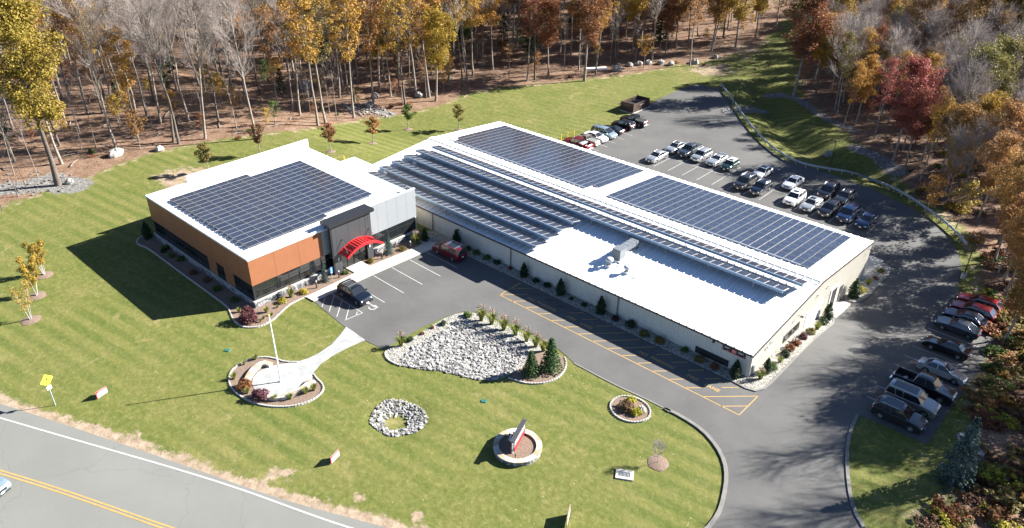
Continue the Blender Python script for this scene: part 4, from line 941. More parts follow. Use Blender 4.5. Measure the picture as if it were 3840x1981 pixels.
def body_mesh(k):
    c = CARS[k]; L, W, r, wb = c['L']/2, c['W']/2, c['r'], c['wb']/2; pk = 'pickup' in k
    prof = [(-L+.02, .38), (-L, .62), (-L+.05, c['tail']-.12), (-L+.16, c['tail'])]
    if pk: prof += [(c['cr']-.08, c['tail'])]
    else: prof += [(c['cr'], c['tail']+.0)]
    prof += [(c['cr']+.4, c['belt']), (c['cf']-.25, c['belt']), (c['cf']+.1, c['hood']), (L*.72, c['hood']-.06), (L-.22, c['nose']+.07), (L-.06, c['nose']-.06), (L, .52), (L-.03, .3), (L-.2, .22)]
    def arch(cx):
        R = r+.06; out = []
        for i in range(9):
            t = i/8*PI; out.append((cx+R*math.cos(t), max(.22, r+R*math.sin(t))))
        return out
    prof += arch(wb)+arch(-wb)+[(-L+.2, .24)]
    n = len(prof); mb = MB(); st = [(-1, 1), (-.965, .35), (-.86, .08), (-.5, -.10), (0, -.16), (.5, -.10), (.86, .08), (.965, .35), (1, 1)]
    vs = []
    for s, kk in st:
        for x, z in prof:
            xx = x*(1-.022*kk) if abs(x) > wb else x
            if abs(x) > L*.8: xx = x-math.copysign(.13*abs(s)**4, x)
            zz = .45+(z-.45)*(1-.10*kk) if z > .45 else z
            vs.append((xx, s*W, zz))
    fs = [(a*n+i, a*n+(i+1) % n, (a+1)*n+(i+1) % n, (a+1)*n+i) for a in range(len(st)-1) for i in range(n)]
    if pk:   # leave the bed open between the cab and the tailgate
        keep = []
        for a in range(len(st)-1):
            for i in range(n):
                if i == 3 and 2 <= a <= 5: continue
                keep.append((a*n+i, a*n+(i+1) % n, (a+1)*n+(i+1) % n, (a+1)*n+i))
        fs = keep
    fs += [tuple(range(n-1, -1, -1)), tuple(len(vs)-n+i for i in range(n))]
    mb.add(vs, [f[::-1] for f in fs], 0)
    # roof and pillars
    B, T = W*.93, W*c['wt']; zb, zt = c['belt']-.03, c['H']-.07; cr, cf, rr, rf = c['cr'], c['cf'], c['rr'], c['rf']
    rv = []
    for x, e in ((rr-.1, 0), (rr+.12, 1), ((rr+rf)/2, 1.15), (rf-.15, 1), (rf+.04, 0)):
        for yy, g in ((-1, 0), (-.86, .75), (0, 1), (.86, .75), (1, 0)): rv.append((x, yy*T*(1 if e else .93), zt+.075*min(1, e)*g*(1 if e <= 1 else 1.1)+(.0)))
    mb.add(rv, [(i*5+j, (i+1)*5+j, (i+1)*5+j+1, i*5+j+1) for i in range(4) for j in range(4)], 0, True)
    mb.add([(a, b, d-.05) for a, b, d in rv], [(i*5+j, i*5+j+1, (i+1)*5+j+1, (i+1)*5+j) for i in range(4) for j in range(4)], 0)
    def beam(p, q, w_=.07): mb.tube([p, q], w_/2, 5, 0)
    for s in (-1, 1):
        beam((cf, s*B*.97, zb), (rf, s*T, zt+.01)); beam((cr, s*B*.95, zb), (rr, s*T, zt+.01), .12 if not pk else .16)
        mid = (cr+cf)/2-.05; beam((mid, s*B*.985, zb), ((rr+rf)/2, s*T, zt), .08)
        if k in ('suv', 'boxsuv', 'van', 'wagon'): beam((cr+.95, s*B*.985, zb), (rr+.55, s*T, zt), .09)
        beam((rr, s*T, zt+.01), (rf, s*T, zt+.01), .08)
    return mb.mesh('body', M['white'])
def glass_mesh(k, part):
    c = CARS[k]; W = c['W']/2; B, T = W*.93, W*c['wt']; zb, zt = c['belt']-.05, c['H']-.08; cr, cf, rr, rf = c['cr'], c['cf'], c['rr'], c['rf']; mb = MB()
    if part == 'windshield': q = [(cf+.02, -B*.95, zb), (cf+.02, B*.95, zb), (rf, T*.98, zt), (rf, -T*.98, zt)]
    elif part == 'rear_window': q = [(cr-.02, B*.93, zb), (cr-.02, -B*.93, zb), (rr-.08, -T*.98, zt), (rr-.08, T*.98, zt)]
    else:
        s = -1 if part == 'R' else 1; q = [(cr+.05, s*B*.965, zb), (cf-.03, s*B*.975, zb), (rf-.05, s*(T-.005), zt+.02), (rr+.05, s*(T-.005), zt+.02)]
        if s > 0: q = q[::-1]
    mb.add(q, [(0, 1, 2, 3)])
    return mb.mesh(part, M['carglass'])
def tyre_mesh():
    mb = MB(); n = 18; prof = [(.6, -.11), (.93, -.11), (1, -.08), (1, .08), (.93, .11), (.6, .11)]
    vs = [(p*math.cos(2*PI*j/n), y, p*math.sin(2*PI*j/n)) for j in range(n) for p, y in prof]
    m_ = len(prof); mb.add(vs, [(j*m_+i, j*m_+i+1, ((j+1) % n)*m_+i+1, ((j+1) % n)*m_+i) for j in range(n) for i in range(m_-1)]); return mb.mesh('tyre', M['rubber'])
def rim_mesh():
    mb = MB(); n = 18
    for s in (-1, 1):
        vs = [(0, s*.075, 0)]+[(.62*math.cos(2*PI*j/n), s*.08, .62*math.sin(2*PI*j/n)) for j in range(n)]
        mb.add(vs, [(0, 1+j, 1+(j+1) % n) if s < 0 else (0, 1+(j+1) % n, 1+j) for j in range(n)], 1)
        for a in range(6):
            t = 2*PI*a/6; d = (math.cos(t), math.sin(t)); e = (-d[1]*.09, d[0]*.09)
            q = [(d[0]*.05+e[0], s*.10, d[1]*.05+e[1]), (d[0]*.05-e[0], s*.10, d[1]*.05-e[1]), (d[0]*.63-e[0], s*.105, d[1]*.63-e[1]), (d[0]*.63+e[0], s*.105, d[1]*.63+e[1])]
            mb.add(q, [(0, 1, 2, 3) if s < 0 else (3, 2, 1, 0)], 0)
        ring = [(p*math.cos(2*PI*j/n), s*.108, p*math.sin(2*PI*j/n)) for j in range(n) for p in (.55, .67)]
        mb.add(ring, [(2*j, 2*j+1, (2*j+3) % (2*n), (2*j+2) % (2*n)) if s > 0 else ((2*j+2) % (2*n), (2*j+3) % (2*n), 2*j+1, 2*j) for j in range(n)], 0)
    return mb.mesh('rim', [M['rim'], M['blackplastic']])
PAINTS = {}
def paint(nm, col, metal=.35, rough=.28):
    if nm not in PAINTS: PAINTS[nm] = mat(nm, col, rough, metal, coat=1.0)
    return PAINTS[nm]
PC = dict(silver=(.42, .44, .46), white=(.74, .75, .76), black=(.008, .009, .011), navy=(.006, .010, .022), darkblue=(.012, .028, .085), maroon=(.13, .008, .014), red=(.24, .012, .016), grey=(.12, .13, .14), tan=(.34, .31, .25), champagne=(.27, .26, .24), iceblue=(.30, .40, .46), darkgreen=(.012, .045, .04), charcoal=(.035, .038, .042), slate=(.05, .065, .08), warm=(.20, .19, .17))
def car(kind, col, x, y, rz, label, name=None, extras=(), group='cars parked round the warehouse', cat=None, rimm=None):
    c = CARS[kind]; pm = paint(col+'_car_paint', PC[col], 0.0 if col == 'white' else (.3 if col in ('black', 'navy', 'maroon') else .55))
    cat = cat or {'sedan': 'car', 'coupe': 'car', 'hatch': 'car', 'suv': 'suv', 'boxsuv': 'suv', 'van': 'minivan', 'wagon': 'station wagon', 'pickup': 'pickup truck', 'smallpickup': 'pickup truck'}[kind]
    # follow the slope of the ground
    ca, sa = math.cos(rz), math.sin(rz); h = c['wb']/2; zf, zr = h1(x+ca*h, y+sa*h), h1(x-ca*h, y-sa*h); zl, zr2 = h1(x-sa*.8, y+ca*.8), h1(x+sa*.8, y-ca*.8)
    t = thing(name or cat.replace(' ', '_'), label, cat, (x, y, (zf+zr)/2+.032), rz, group)
    t.rotation_euler = (math.atan2(zl-zr2, 1.6), -math.atan2(zf-zr, c['wb']), rz)
    L, W, r, wb = c['L']/2, c['W']/2, c['r'], c['wb']/2
    obj_m('body', ('body', kind), lambda: body_mesh(kind), pm, t)
    for nm, pt in (('windshield', 'windshield'), ('rear_window', 'rear_window'), ('side_window', 'R'), ('side_window', 'L')): obj_m(nm, ('g', kind, pt), lambda pt=pt: glass_mesh(kind, pt), None, t)
    for sx in (-1, 1):
        for sy in (-1, 1):
            w_ = obj_m('wheel', 'tyre', tyre_mesh, None, t, (sx*wb, sy*(W-.13), r), 0, (r, 1, r)); rr_ = obj_m('rim', 'rim', rim_mesh, rimm, w_)
    nz = c['nose']
    def headl():
        mb = MB(); mb.box((0, 0, 0), (.16, .36, .13), rz=0, taper=.8); return mb.mesh('headlight', M['lamp_clear'])
    def taill():
        mb = MB(); mb.box((0, 0, 0), (.12, .3, .16)); return mb.mesh('taillight', M['lamp_red'])
    for s in (-1, 1):
        obj_m('headlight', 'hl', headl, None, t, (L-.17, s*(W-.32), nz-.08), -s*.25); obj_m('taillight', 'tl', taill, None, t, (-L+.1, s*(W-.26), c['tail']-.2), s*.12)
        def mir():
            mb = MB(); mb.box((0, 0, 0), (.14, .22, .15), taper=.85); return mb.mesh('mirror', M['white'])
        obj_m('mirror', 'mir', mir, pm, t, (c['cf']-.15, s*(W+.07), c['belt']+.06))
    def grille():
        mb = MB(); mb.box((0, 0, 0), (.06, .85, .17)); mb.box((.0, 0, -.3), (.08, 1.3, .14)); return mb.mesh('grille', M['blackplastic'])
    obj_m('grille', 'gr', grille, None, t, (L-.03, 0, nz-.14))
    def plate():
        mb = MB(); mb.box((0, 0, 0), (.02, .31, .15)); return mb.mesh('licence_plate', M['white'])
    obj_m('licence_plate', 'pl', plate, None, t, (L+.005, 0, .42)); obj_m('licence_plate', 'pl', plate, None, t, (-L-.005, 0, .72))
    zt = c['H']; rr, rf = c['rr'], c['rf']
    if 'sunroof' in extras:
        mb = MB(); mb.bx(rf-.85, rf-.2, -.42, .42, zt-.02, zt+.025); mb.build('sunroof', M['carglass'], t)
    if 'glassroof' in extras:
        mb = MB(); mb.bx(rr+.25, rf-.2, -.5, .5, zt-.02, zt+.03); mb.build('sunroof', M['carglass'], t)
    if 'rails' in extras:
        for s in (-1, 1):
            mb = MB(); y_ = s*(W*c['wt']-.06); mb.tube([(rr+.05, y_, zt-.03), (rr+.2, y_, zt+.06), (rf-.25, y_, zt+.06), (rf-.1, y_, zt-.03)], .022, 5); mb.build('roof_rail', M['chrome'], t)
    if 'bars' in extras:
        for xx in (rr+.5, rf-.5):
            mb = MB(); mb.box((xx, 0, zt+.08), (.06, W*c['wt']*1.9, .04)); mb.build('roof_bar', M['chrome'], t)
    if 'stripe' in extras:
        mb = MB(); mb.bx(rr, rf-.05, -W*c['wt']+.05, W*c['wt']-.05, zt-.01, zt+.012); o = mb.build('roof_skin', paint('white_car_paint', PC['white'], 0), t); o['label'] = 'white roof'
    if 'spoiler' in extras:
        mb = MB(); mb.box((-L+.15, 0, c['tail']+.16), (.25, 1.5, .04)); mb.box((-L+.15, .6, c['tail']+.06), (.1, .04, .2)); mb.box((-L+.15, -.6, c['tail']+.06), (.1, .04, .2)); mb.build('spoiler', pm, t)
    if 'pickup' in kind:
        mb = MB(); x0, x1 = -L+.18, c['cr']-.12; yw = W*.84
        mb.bx(x0, x1, -yw, yw, .62, .68); mb.bx(x0-.04, x0, -yw, yw, .62, c['tail']-.02); mb.bx(x1, x1+.04, -yw, yw, .62, c['tail']-.02); mb.bx(x0, x1, yw, yw+.04, .62, c['tail']-.02); mb.bx(x0, x1, -yw-.04, -yw, .62, c['tail']-.02)
        o = mb.build('truck_bed', M['blackplastic'], t)
        if 'cover' in extras:
            mb = MB(); mb.bx(x0, x1, -yw, yw, c['tail']-.05, c['tail']+.03); mb.build('bed_cover', M['charcoal'] if col != 'tan' else M['kerb'], t)
        if 'toolbox' in extras:
            mb = MB(); mb.bx(x1-.6, x1, -yw, yw, c['tail']-.15, c['tail']+.12); mb.build('tool_box', M['steel'], t)
        mb = MB(); mb.box((-L-.04, 0, .5), (.16, W*1.8, .16)); mb.build('rear_bumper', M['chrome'], t)
        if 'hoop' in extras:
            mb = MB(); mb.tube([(-1.1, -W*.8, 1.2), (-1.35, -W*.7, 1.75), (-1.35, W*.7, 1.75), (-1.1, W*.8, 1.2)], .04, 6); mb.tube([(-1.35, -W*.7, 1.75), (-2.1, -W*.85, 1.2)], .04, 6); mb.tube([(-1.35, W*.7, 1.75), (-2.1, W*.85, 1.2)], .04, 6); mb.build('roll_bar', M['black'], t)
    if 'cap' in extras:
        mb = MB(); mb.bx(-L+.25, c['cr']-.05, -W*.8, W*.8, c['tail'], c['H']-.1); mb.build('bed_cap', pm, t)
    return t
D, U_, Rr_, L_ = -PI/2, PI/2, 0.0, PI
car('suv', 'navy', -40.55, -17.75, Rr_, 'glossy navy black suv in the wheelchair bay by the office pavement', extras=('rails', 'bars', 'glassroof'))
car('boxsuv', 'maroon', -39.9, -3.25, L_, 'dark red suv with silver roof rails parked nose in beside the warehouse wall', extras=('rails', 'bars', 'glassroof'))
FY, NY = 53.0, 47.45
car('sedan', 'silver', -41.35, NY, D, 'silver sedan alone at the left end of the near row of the rear car park')
car('sedan', 'silver', -41.3, FY+.5, D, 'silver sedan beside a dark pickup, first car of the far row', extras=('sunroof',))
car('pickup', 'slate', -38.6, FY+.9, D, 'slate grey pickup with silver sides between a silver sedan and white suv', extras=('cover',))
car('suv', 'silver', -35.85, FY+.1, D, 'pale silver suv right of the slate pickup in the far row')
car('coupe', 'silver', -33.0, FY+.3, D, 'low silver coupe with a rear spoiler, left of the small green hatchback', extras=('spoiler',))
car('hatch', 'darkgreen', -30.25, FY-.15, D, 'small dark green hatchback with a white roof', extras=('stripe', 'sunroof'))
car('sedan', 'white', -24.75, FY+.7, D, 'white sedan with sunroof tucked behind two dark suvs', extras=('sunroof',))
car('boxsuv', 'charcoal', -24.8, NY+.25, D, 'boxy charcoal suv in front of the white sunroof sedan', extras=('rails',))
car('suv', 'navy', -22.0, NY+.1, D, 'dark navy suv right of the boxy charcoal suv', extras=('rails',))
car('sedan', 'white', -19.2, FY+.2, D, 'white sedan alone with empty bays beside it in the far row')
car('suv', 'white', -16.4, NY+.2, D, 'pearl white small suv with sunroof, second row front, beside silver sedan', extras=('sunroof',))
car('sedan', 'silver', -13.65, NY, D, 'silver sedan with sunroof parked in front of a black suv', extras=('sunroof',))
car('boxsuv', 'black', -13.6, FY+.6, D, 'black suv with silver roof rails behind the silver sunroof sedan', extras=('rails',))
car('wagon', 'charcoal', -10.9, FY+.4, D, 'dark grey crossover in the far row right of the black railed suv', extras=('rails',))
car('suv', 'black', -10.9, NY, D, 'black suv in the near row between silver sedan and large blue suv')
car('boxsuv', 'darkblue', -8.15, NY+.15, D, 'large dark blue suv, second from the right end of the near row')
car('sedan', 'darkblue', -5.4, NY+.1, D, 'dark blue sedan at the right end by the hatched triangle')
# left row against the grass
car('sedan', 'grey', -54.9, 39.9, L_, 'grey sedan mostly hidden behind the warehouse roof edge')
car('pickup', 'red', -54.9, 42.6, L_, 'dark red pickup with open bed and steel tool box', extras=('toolbox',))
car('smallpickup', 'tan', -54.9, 45.25, L_, 'tan small pickup with a flat bed cover beside the dark red pickup', extras=('cover',))
car('sedan', 'white', -54.8, 47.85, Rr_, 'bright white sedan facing out between tan pickup and blue minivan')
car('van', 'iceblue', -54.9, 50.5, Rr_, 'pale ice blue minivan facing out of its bay')
car('coupe', 'navy', -54.9, 53.2, L_, 'low black coupe parked nose in beside the ice blue minivan')
car('suv', 'black', -54.8, 56.6, L_, 'black suv with tinted windows parked nose in beside the black pickup')
car('pickup', 'black', -54.6, 59.9, L_, 'black pickup with a roll bar, nearest the dumpster enclosure', extras=('hoop', 'cover'))
# right row along the woods
car('suv', 'charcoal', 13.2, 3.7, Rr_, 'charcoal suv with roof rails at the road end of the right row', extras=('rails', 'glassroof'))
car('boxsuv', 'champagne', 13.4, 6.65, Rr_, 'champagne suv with large glass roof between charcoal suv and black pickup', extras=('rails', 'glassroof'))
car('pickup', 'black', 13.5, 10.0, Rr_, 'black pickup with an empty open bed facing the woods')
car('sedan', 'silver', 13.95, 15.1, Rr_, 'silver sedan facing the woods beside the black open bed pickup')
car('sedan', 'black', 12.85, 21.55, L_, 'black sedan alone with empty bays on both sides')
car('sedan', 'slate', 12.5, 27.2, L_, 'slate grey green sedan facing the building')
car('sedan', 'navy', 12.6, 29.75, L_, 'dark navy sedan between the slate sedan and maroon wagon')
car('wagon', 'maroon', 12.8, 32.15, L_, 'dark maroon wagon with chrome window line beside the red car')
car('wagon', 'red', 12.9, 34.6, L_, 'red car at the far end of the right row')
# on the street
p = G(-12, 1240); car('sedan', 'iceblue', p[0]-1.2, p[1]-.5, R_(22), 'silver blue car driving on the street, cut off by the photo edge', group='cars on the street')
# ================================================================== plants
def leaves(cl, per, size, rs, up=.35, shell=.55):
    """cl: (n,4) clump centres and radii -> quads"""
    cl = np.asarray(cl, float); n = len(cl)*per
    c = np.repeat(cl, per, 0); d = rs.normal(size=(n, 3)); d /= np.linalg.norm(d, axis=1)[:, None]
    rad = (shell+(1-shell)*rs.rand(n))**.8
    pos = c[:, :3]+d*(c[:, 3]*rad)[:, None]*np.array([1, 1, .75])
    nrm = d*.6+rs.normal(size=(n, 3))*.55; nrm[:, 2] += up; nrm /= np.linalg.norm(nrm, axis=1)[:, None]
    a = np.cross(nrm, rs.normal(size=(n, 3))); a /= np.linalg.norm(a, axis=1)[:, None]; b = np.cross(nrm, a)
    s = size*(.55+.9*rs.rand(n))[:, None]
    v = np.stack([pos-a*s, pos-b*s*.6+nrm*s*.12, pos+a*s, pos+b*s*.6+nrm*s*.12], 1).reshape(-1, 3)
    f = np.arange(n*4).reshape(n, 4); return v, f
def limbs(rnd, h, r0, lo, nl, spread, up=.9, wob=.02, base_pts=7, fork=0.0):
    mb = MB(); pts = []; x = y = 0.0; wx, wy = rnd.uniform(-1, 1)*wob, rnd.uniform(-1, 1)*wob
    for i in range(base_pts+1):
        z = h*i/base_pts; pts.append((x, y, z)); x += wx*h/base_pts+rnd.uniform(-1, 1)*h*.006; y += wy*h/base_pts+rnd.uniform(-1, 1)*h*.006
        if rnd.random() < .3: wx, wy = rnd.uniform(-1, 1)*wob, rnd.uniform(-1, 1)*wob
    rad = [r0*(1.35 if i == 0 else 1)*(1-.86*i/base_pts) for i in range(base_pts+1)]
    mb.tube(pts, rad, 7)
    def at(z):
        k = min(base_pts-1, int(z/h*base_pts)); t = z/h*base_pts-k; a, b = Vector(pts[k]), Vector(pts[k+1]); return a+(b-a)*t
    ends = []
    for i in range(nl):
        u = lo+(1-lo)*(i+.5)/nl*.93+rnd.uniform(-.02, .02); p = at(u*h); ang = i*2.4+rnd.uniform(-.5, .5); ln_ = spread*h*(math.sin(PI*min(1, (u-lo)/(1-lo)*.8+.22)))*rnd.uniform(.7, 1.15)
        if u < lo+.12: ln_ *= .75
        el = up*rnd.uniform(.6, 1.25); q = p; seg = 3; path = [tuple(p)]
        for s in range(seg):
            d = Vector((math.cos(ang)*math.cos(el), math.sin(ang)*math.cos(el), math.sin(el))); q = q+d*ln_/seg; path.append(tuple(q)); ang += rnd.uniform(-.3, .3); el += rnd.uniform(-.05, .22)
        rr = max(.02, r0*(1-.8*u)*.55); mb.tube(path, [rr, rr*.75, rr*.5, rr*.25], 5, cap=False); ends.append((path, rr, ang, el, ln_))
    return mb, ends, pts
def twigs(rnd, ends, n2, n3, l2, r2):
    mb = MB()
    for path, rr, ang, el, ln_ in ends:
        for j in range(n2):
            t = rnd.uniform(.25, 1)*(len(path)-1); k = min(len(path)-2, int(t)); a, b = Vector(path[k]), Vector(path[k+1]); p = a+(b-a)*(t-k)
            an = ang+rnd.uniform(-1.3, 1.3); e = rnd.uniform(.25, 1.35); l = l2*rnd.uniform(.6, 1.3); d = Vector((math.cos(an)*math.cos(e), math.sin(an)*math.cos(e), math.sin(e)))
            m_ = p+d*l*.5; q = m_+(d+Vector((0, 0, .25))).normalized()*l*.5; mb.tube([p, m_, q], [r2, r2*.7, r2*.35], 3, cap=False)
            for k3 in range(n3):
                u = rnd.uniform(.3, 1); s = p+(q-p)*u; a3 = an+rnd.uniform(-1.5, 1.5); e3 = rnd.uniform(.1, 1.4); d3 = Vector((math.cos(a3)*math.cos(e3), math.sin(a3)*math.cos(e3), math.sin(e3))); l3 = l*rnd.uniform(.35, .7)
                mb.tube([s, s+d3*l3], [r2*.5, r2*.25], 3, cap=False)
    return mb
TREE = {}
def mk(key, trunk_me, crown_me): TREE[key] = (trunk_me, crown_me)
# tall bare trees (25 m)
for i in range(5):
    rnd = random.Random(100+i); mb, ends, pts = limbs(rnd, 25, .195, .36+.03*i, 15, .23, up=.95, wob=.09)
    tw = twigs(rnd, ends, 17, 5, 2.7, .024); mk('bare%d' % i, mb.mesh('trunk', M['bark']), tw.mesh('crown', M['twig']))
# tall leafy trees: sparse (upper crown) and full
for i in range(4):
    rnd = random.Random(200+i); rs = np.random.RandomState(200+i); mb, ends, pts = limbs(rnd, 24, .20, .42, 14, .22, up=.8, wob=.04)
    cl = []
    for path, rr, ang, el, l in ends:
        for p in path[1:]:
            for _ in range(2): cl.append((p[0]+rnd.uniform(-.8, .8), p[1]+rnd.uniform(-.8, .8), p[2]+rnd.uniform(-.5, .8), rnd.uniform(.6, 1.2)))
    cl.append((pts[-1][0], pts[-1][1], 24, 1.3))
    v, f = leaves(cl, 46, .155, rs); mk('sparse%d' % i, mb.mesh('trunk', M['bark']), np_mesh('crown', v, f, F['gold']))
for i in range(4):
    rnd = random.Random(300+i); rs = np.random.RandomState(300+i); mb, ends, pts = limbs(rnd, 22, .27, .36, 17, .25, up=.65, wob=.03)
    cl = []
    for path, rr, ang, el, l in ends:
        for k, p in enumerate(path[1:]):
            for _ in range(3): cl.append((p[0]+rnd.uniform(-1.2, 1.2), p[1]+rnd.uniform(-1.2, 1.2), p[2]+rnd.uniform(-.7, 1.1), rnd.uniform(.8, 1.6)))
    cl.append((pts[-1][0], pts[-1][1], 22, 1.6))
    v, f = leaves(cl, 82, .165, rs); mk('full%d' % i, mb.mesh('trunk', M['bark']), np_mesh('crown', v, f, F['gold']))
rnd = random.Random(333); rs = np.random.RandomState(333); mb, ends, pts = limbs(rnd, 24, .34, .36, 20, .30, up=.6, wob=.02); cl = []
for path, rr, ang, el, l in ends:
    for k, p in enumerate(path[1:]):
        for _ in range(5): cl.append((p[0]+rnd.uniform(-1.5, 1.5), p[1]+rnd.uniform(-1.5, 1.5), p[2]+rnd.uniform(-.8, 1.2), rnd.uniform(.7, 1.4)))
cl.append((pts[-1][0], pts[-1][1], 24, 1.6)); v, f = leaves(cl, 110, .13, rs); mk('oak', mb.mesh('trunk', M['bark']), np_mesh('crown', v, f, F['bigoak']))
# understory trees (7 m), airy
for i in range(4):
    rnd = random.Random(400+i); rs = np.random.RandomState(400+i); mb, ends, pts = limbs(rnd, 7, .07, .3, 11, .3, up=.45, wob=.08)
    cl = []
    for path, rr, ang, el, l in ends:
        for p in path[1:]: cl.append((p[0], p[1], p[2]+.1, rnd.uniform(.4, .8)))
    v, f = leaves(cl, 34, .12, rs, up=.7); mk('under%d' % i, mb.mesh('trunk', M['bark']), np_mesh('crown', v, f, F['gold']))
for i in range(4):
    rnd = random.Random(900+i); mb, ends, pts = limbs(rnd, 16, .13, .34, 14, .24, up=.95, wob=.05)
    tw = twigs(rnd, ends, 24, 6, 2.3, .022); mk('haze%d' % i, mb.mesh('trunk', M['bark']), tw.mesh('crown', M['twig']))
# thin saplings without leaves (12 m)
for i in range(3):
    rnd = random.Random(500+i); mb, ends, pts = limbs(rnd, 13, .07, .4, 9, .15, up=1.0, wob=.09); tw = twigs(rnd, ends, 6, 2, 1.4, .014); mk('pole%d' % i, mb.mesh('trunk', M['bark']), tw.mesh('crown', M['twig']))
# conifers
for i in range(2):
    rnd = random.Random(600+i); rs = np.random.RandomState(600+i); h = 10; mb = MB(); mb.tube([(0, 0, 0), (0, 0, h)], [.14, .02], 7); cl = []
    z = .6
    while z < h:
        R0 = 2.0*(1-z/h)**.85+.15; m_ = max(4, int(9*(1-z/h))+4)
        for k in range(m_):
            a = 2*PI*k/m_+rnd.uniform(-.3, .3)
            for q in (.35, .65, .95): cl.append((R0*q*math.cos(a), R0*q*math.sin(a), z-.25*q*R0*.5+rnd.uniform(-.1, .1), .20+.18*(1-q)))
        z += .42
    v, f = leaves(cl, 11, .13, rs, up=.25, shell=.2); mk('conifer%d' % i, mb.mesh('trunk', M['darkbark']), np_mesh('crown', v, f, F['conifer']))
# tall forest hemlock, drooping sparse conifer (18 m)
rnd = random.Random(640); rs = np.random.RandomState(640); mb = MB(); mb.tube([(0, 0, 0), (.2, 0, 9), (0, .1, 18)], [.2, .12, .02], 7); cl = []; z = 4
while z < 18:
    R0 = 2.6*(1-(z-3)/16)**.7+.2
    for k in range(6):
        a = rnd.uniform(0, 2*PI)
        for q in (.4, .7, 1): cl.append((R0*q*math.cos(a), R0*q*math.sin(a), z-.3*q, .38))
    z += .75
v, f = leaves(cl, 12, .2, rs, shell=.2); mk('hemlock', mb.mesh('trunk', M['darkbark']), np_mesh('crown', v, f, F['conifer']))
# lawn maples (4.6 m)
for i in range(3):
    rnd = random.Random(700+i); rs = np.random.RandomState(700+i); mb, ends, pts = limbs(rnd, 4.6, .06, .38, 12, .27, up=.7, wob=.03)
    cl = []
    for path, rr, ang, el, l in ends:
        for p in path[1:]: cl.append((p[0], p[1], p[2]+.05, rnd.uniform(.22, .42)))
    v, f = leaves(cl, 60, .085, rs); mk('maple%d' % i, mb.mesh('trunk', M['bark']), np_mesh('crown', v, f, F['orange']))
# multi-stem birches (5 m)
for i in range(3):
    rnd = random.Random(800+i); rs = np.random.RandomState(800+i); big = MB(); cl = []
    for s in range(4):
        mb, ends, pts = limbs(rnd, 5.0*rnd.uniform(.85, 1.1), .045, .3, 8, .16, up=1.0, wob=.0); a = s*1.57+rnd.random(); k = .17
        big.add([(x+math.cos(a)*(z*k+.05), y+math.sin(a)*(z*k+.05), z) for x, y, z in mb.v], mb.f, 0, True)
        for path, rr, an, el, l in ends:
            for p in path[1:]: cl.append((p[0]+math.cos(a)*p[2]*k, p[1]+math.sin(a)*p[2]*k, p[2], .28))
    v, f = leaves(cl, 44 if i < 2 else 12, .07, rs); mk('birch%d' % i, big.mesh('trunk', M['birch']), np_mesh('crown', v, f, F['gold']))
def tree(key, x, y, h_scale, name, label=None, leaf=None, group=None, rz=None, cat='tree', xy=None, bark=None, tilt=0.0):
    t = thing(name, label, cat, (x, y, h1(x, y)-.05), random.uniform(0, 6.28) if rz is None else rz, group)
    s = h_scale; q = xy or 1.0; t.scale = (s*q, s*q, s)
    if tilt: t.rotation_euler = (tilt, 0, t.rotation_euler.z)
    a, b = TREE[key]
    for nm, me_, mm in (('trunk', a, bark), ('crown', b, leaf)):
        o = bpy.data.objects.new(nm, me_); link(o, t)
        if mm is not None: o.material_slots[0].link = 'OBJECT'; o.material_slots[0].material = mm
    return t
# ---- lawn trees
def ringbed(x, y, r):
    p = [(x+r*math.cos(a)*random.uniform(.92, 1.08), y+r*math.sin(a)*random.uniform(.92, 1.08)) for a in np.linspace(0, 2*PI, 17)[:-1]]
    mb = MB(); k = len(p); vs = [(a, b, h1(a, b)+.03) for a, b in p]+[(x+(a-x)*.5, y+(b-y)*.5, h1(x, y)+.16) for a, b in p]+[(x, y, h1(x, y)+.12)]
    mb.add(vs, [(i, (i+1) % k, k+(i+1) % k, k+i) for i in range(k)]+[(k+i, k+(i+1) % k, 2*k) for i in range(k)], 0, True)
    o = mb.build('mulch_ring', M['mulch']); o['kind'] = 'structure'
g_ = 'young trees on the back lawn'
for k, (X, Y, lf, lb) in enumerate((((1155), 327, 'olive', 'young tree with fading orange and green crown, nearest the warehouse ridge'), (1027, 326, 'green', 'young tree with green crown on the back lawn'), (938, 361, 'orange', 'young tree with the brightest orange crown on the back lawn'),
                                   (832, 382, 'rust', 'young rust coloured tree just behind the tall office parapet'), (655, 392, 'brownbush', 'young brownish tree rising behind the office back parapet'), (528, 436, 'olive', 'dull olive young tree left of the office back corner, near a bare patch'))):
    x, y = G(X, Y); tree('maple%d' % (k % 3), x, y, 1.05 if k != 4 else 1.15, 'young_maple', lb, F[lf], g_, xy=1.3); ringbed(x, y, .85)
for k, (X, Y, s, lb) in enumerate(((78, 806, .95, 'nearly bare multi stem birch, lowest of the three left lawn birches'), (93, 745, 1.05, 'yellow leaved multi stem birch, middle of the three left lawn birches'), (112, 693, 1.0, 'pale yellow multi stem birch, farthest of the three left lawn birches'))):
    x, y = G(X, Y); tree('birch%d' % (2 if k == 0 else k-1), x, y, s, 'birch_tree', lb, F['yellowgreen' if k else 'gold'], 'birches on the left lawn'); ringbed(x, y, 1.0)
x, y = -.2, -16.17; tree('haze0', x, y, .15, 'small_bare_tree', 'small leafless twiggy tree in a mulch ring beside the storm drain', None, xy=1.3); ringbed(x, y, .95)

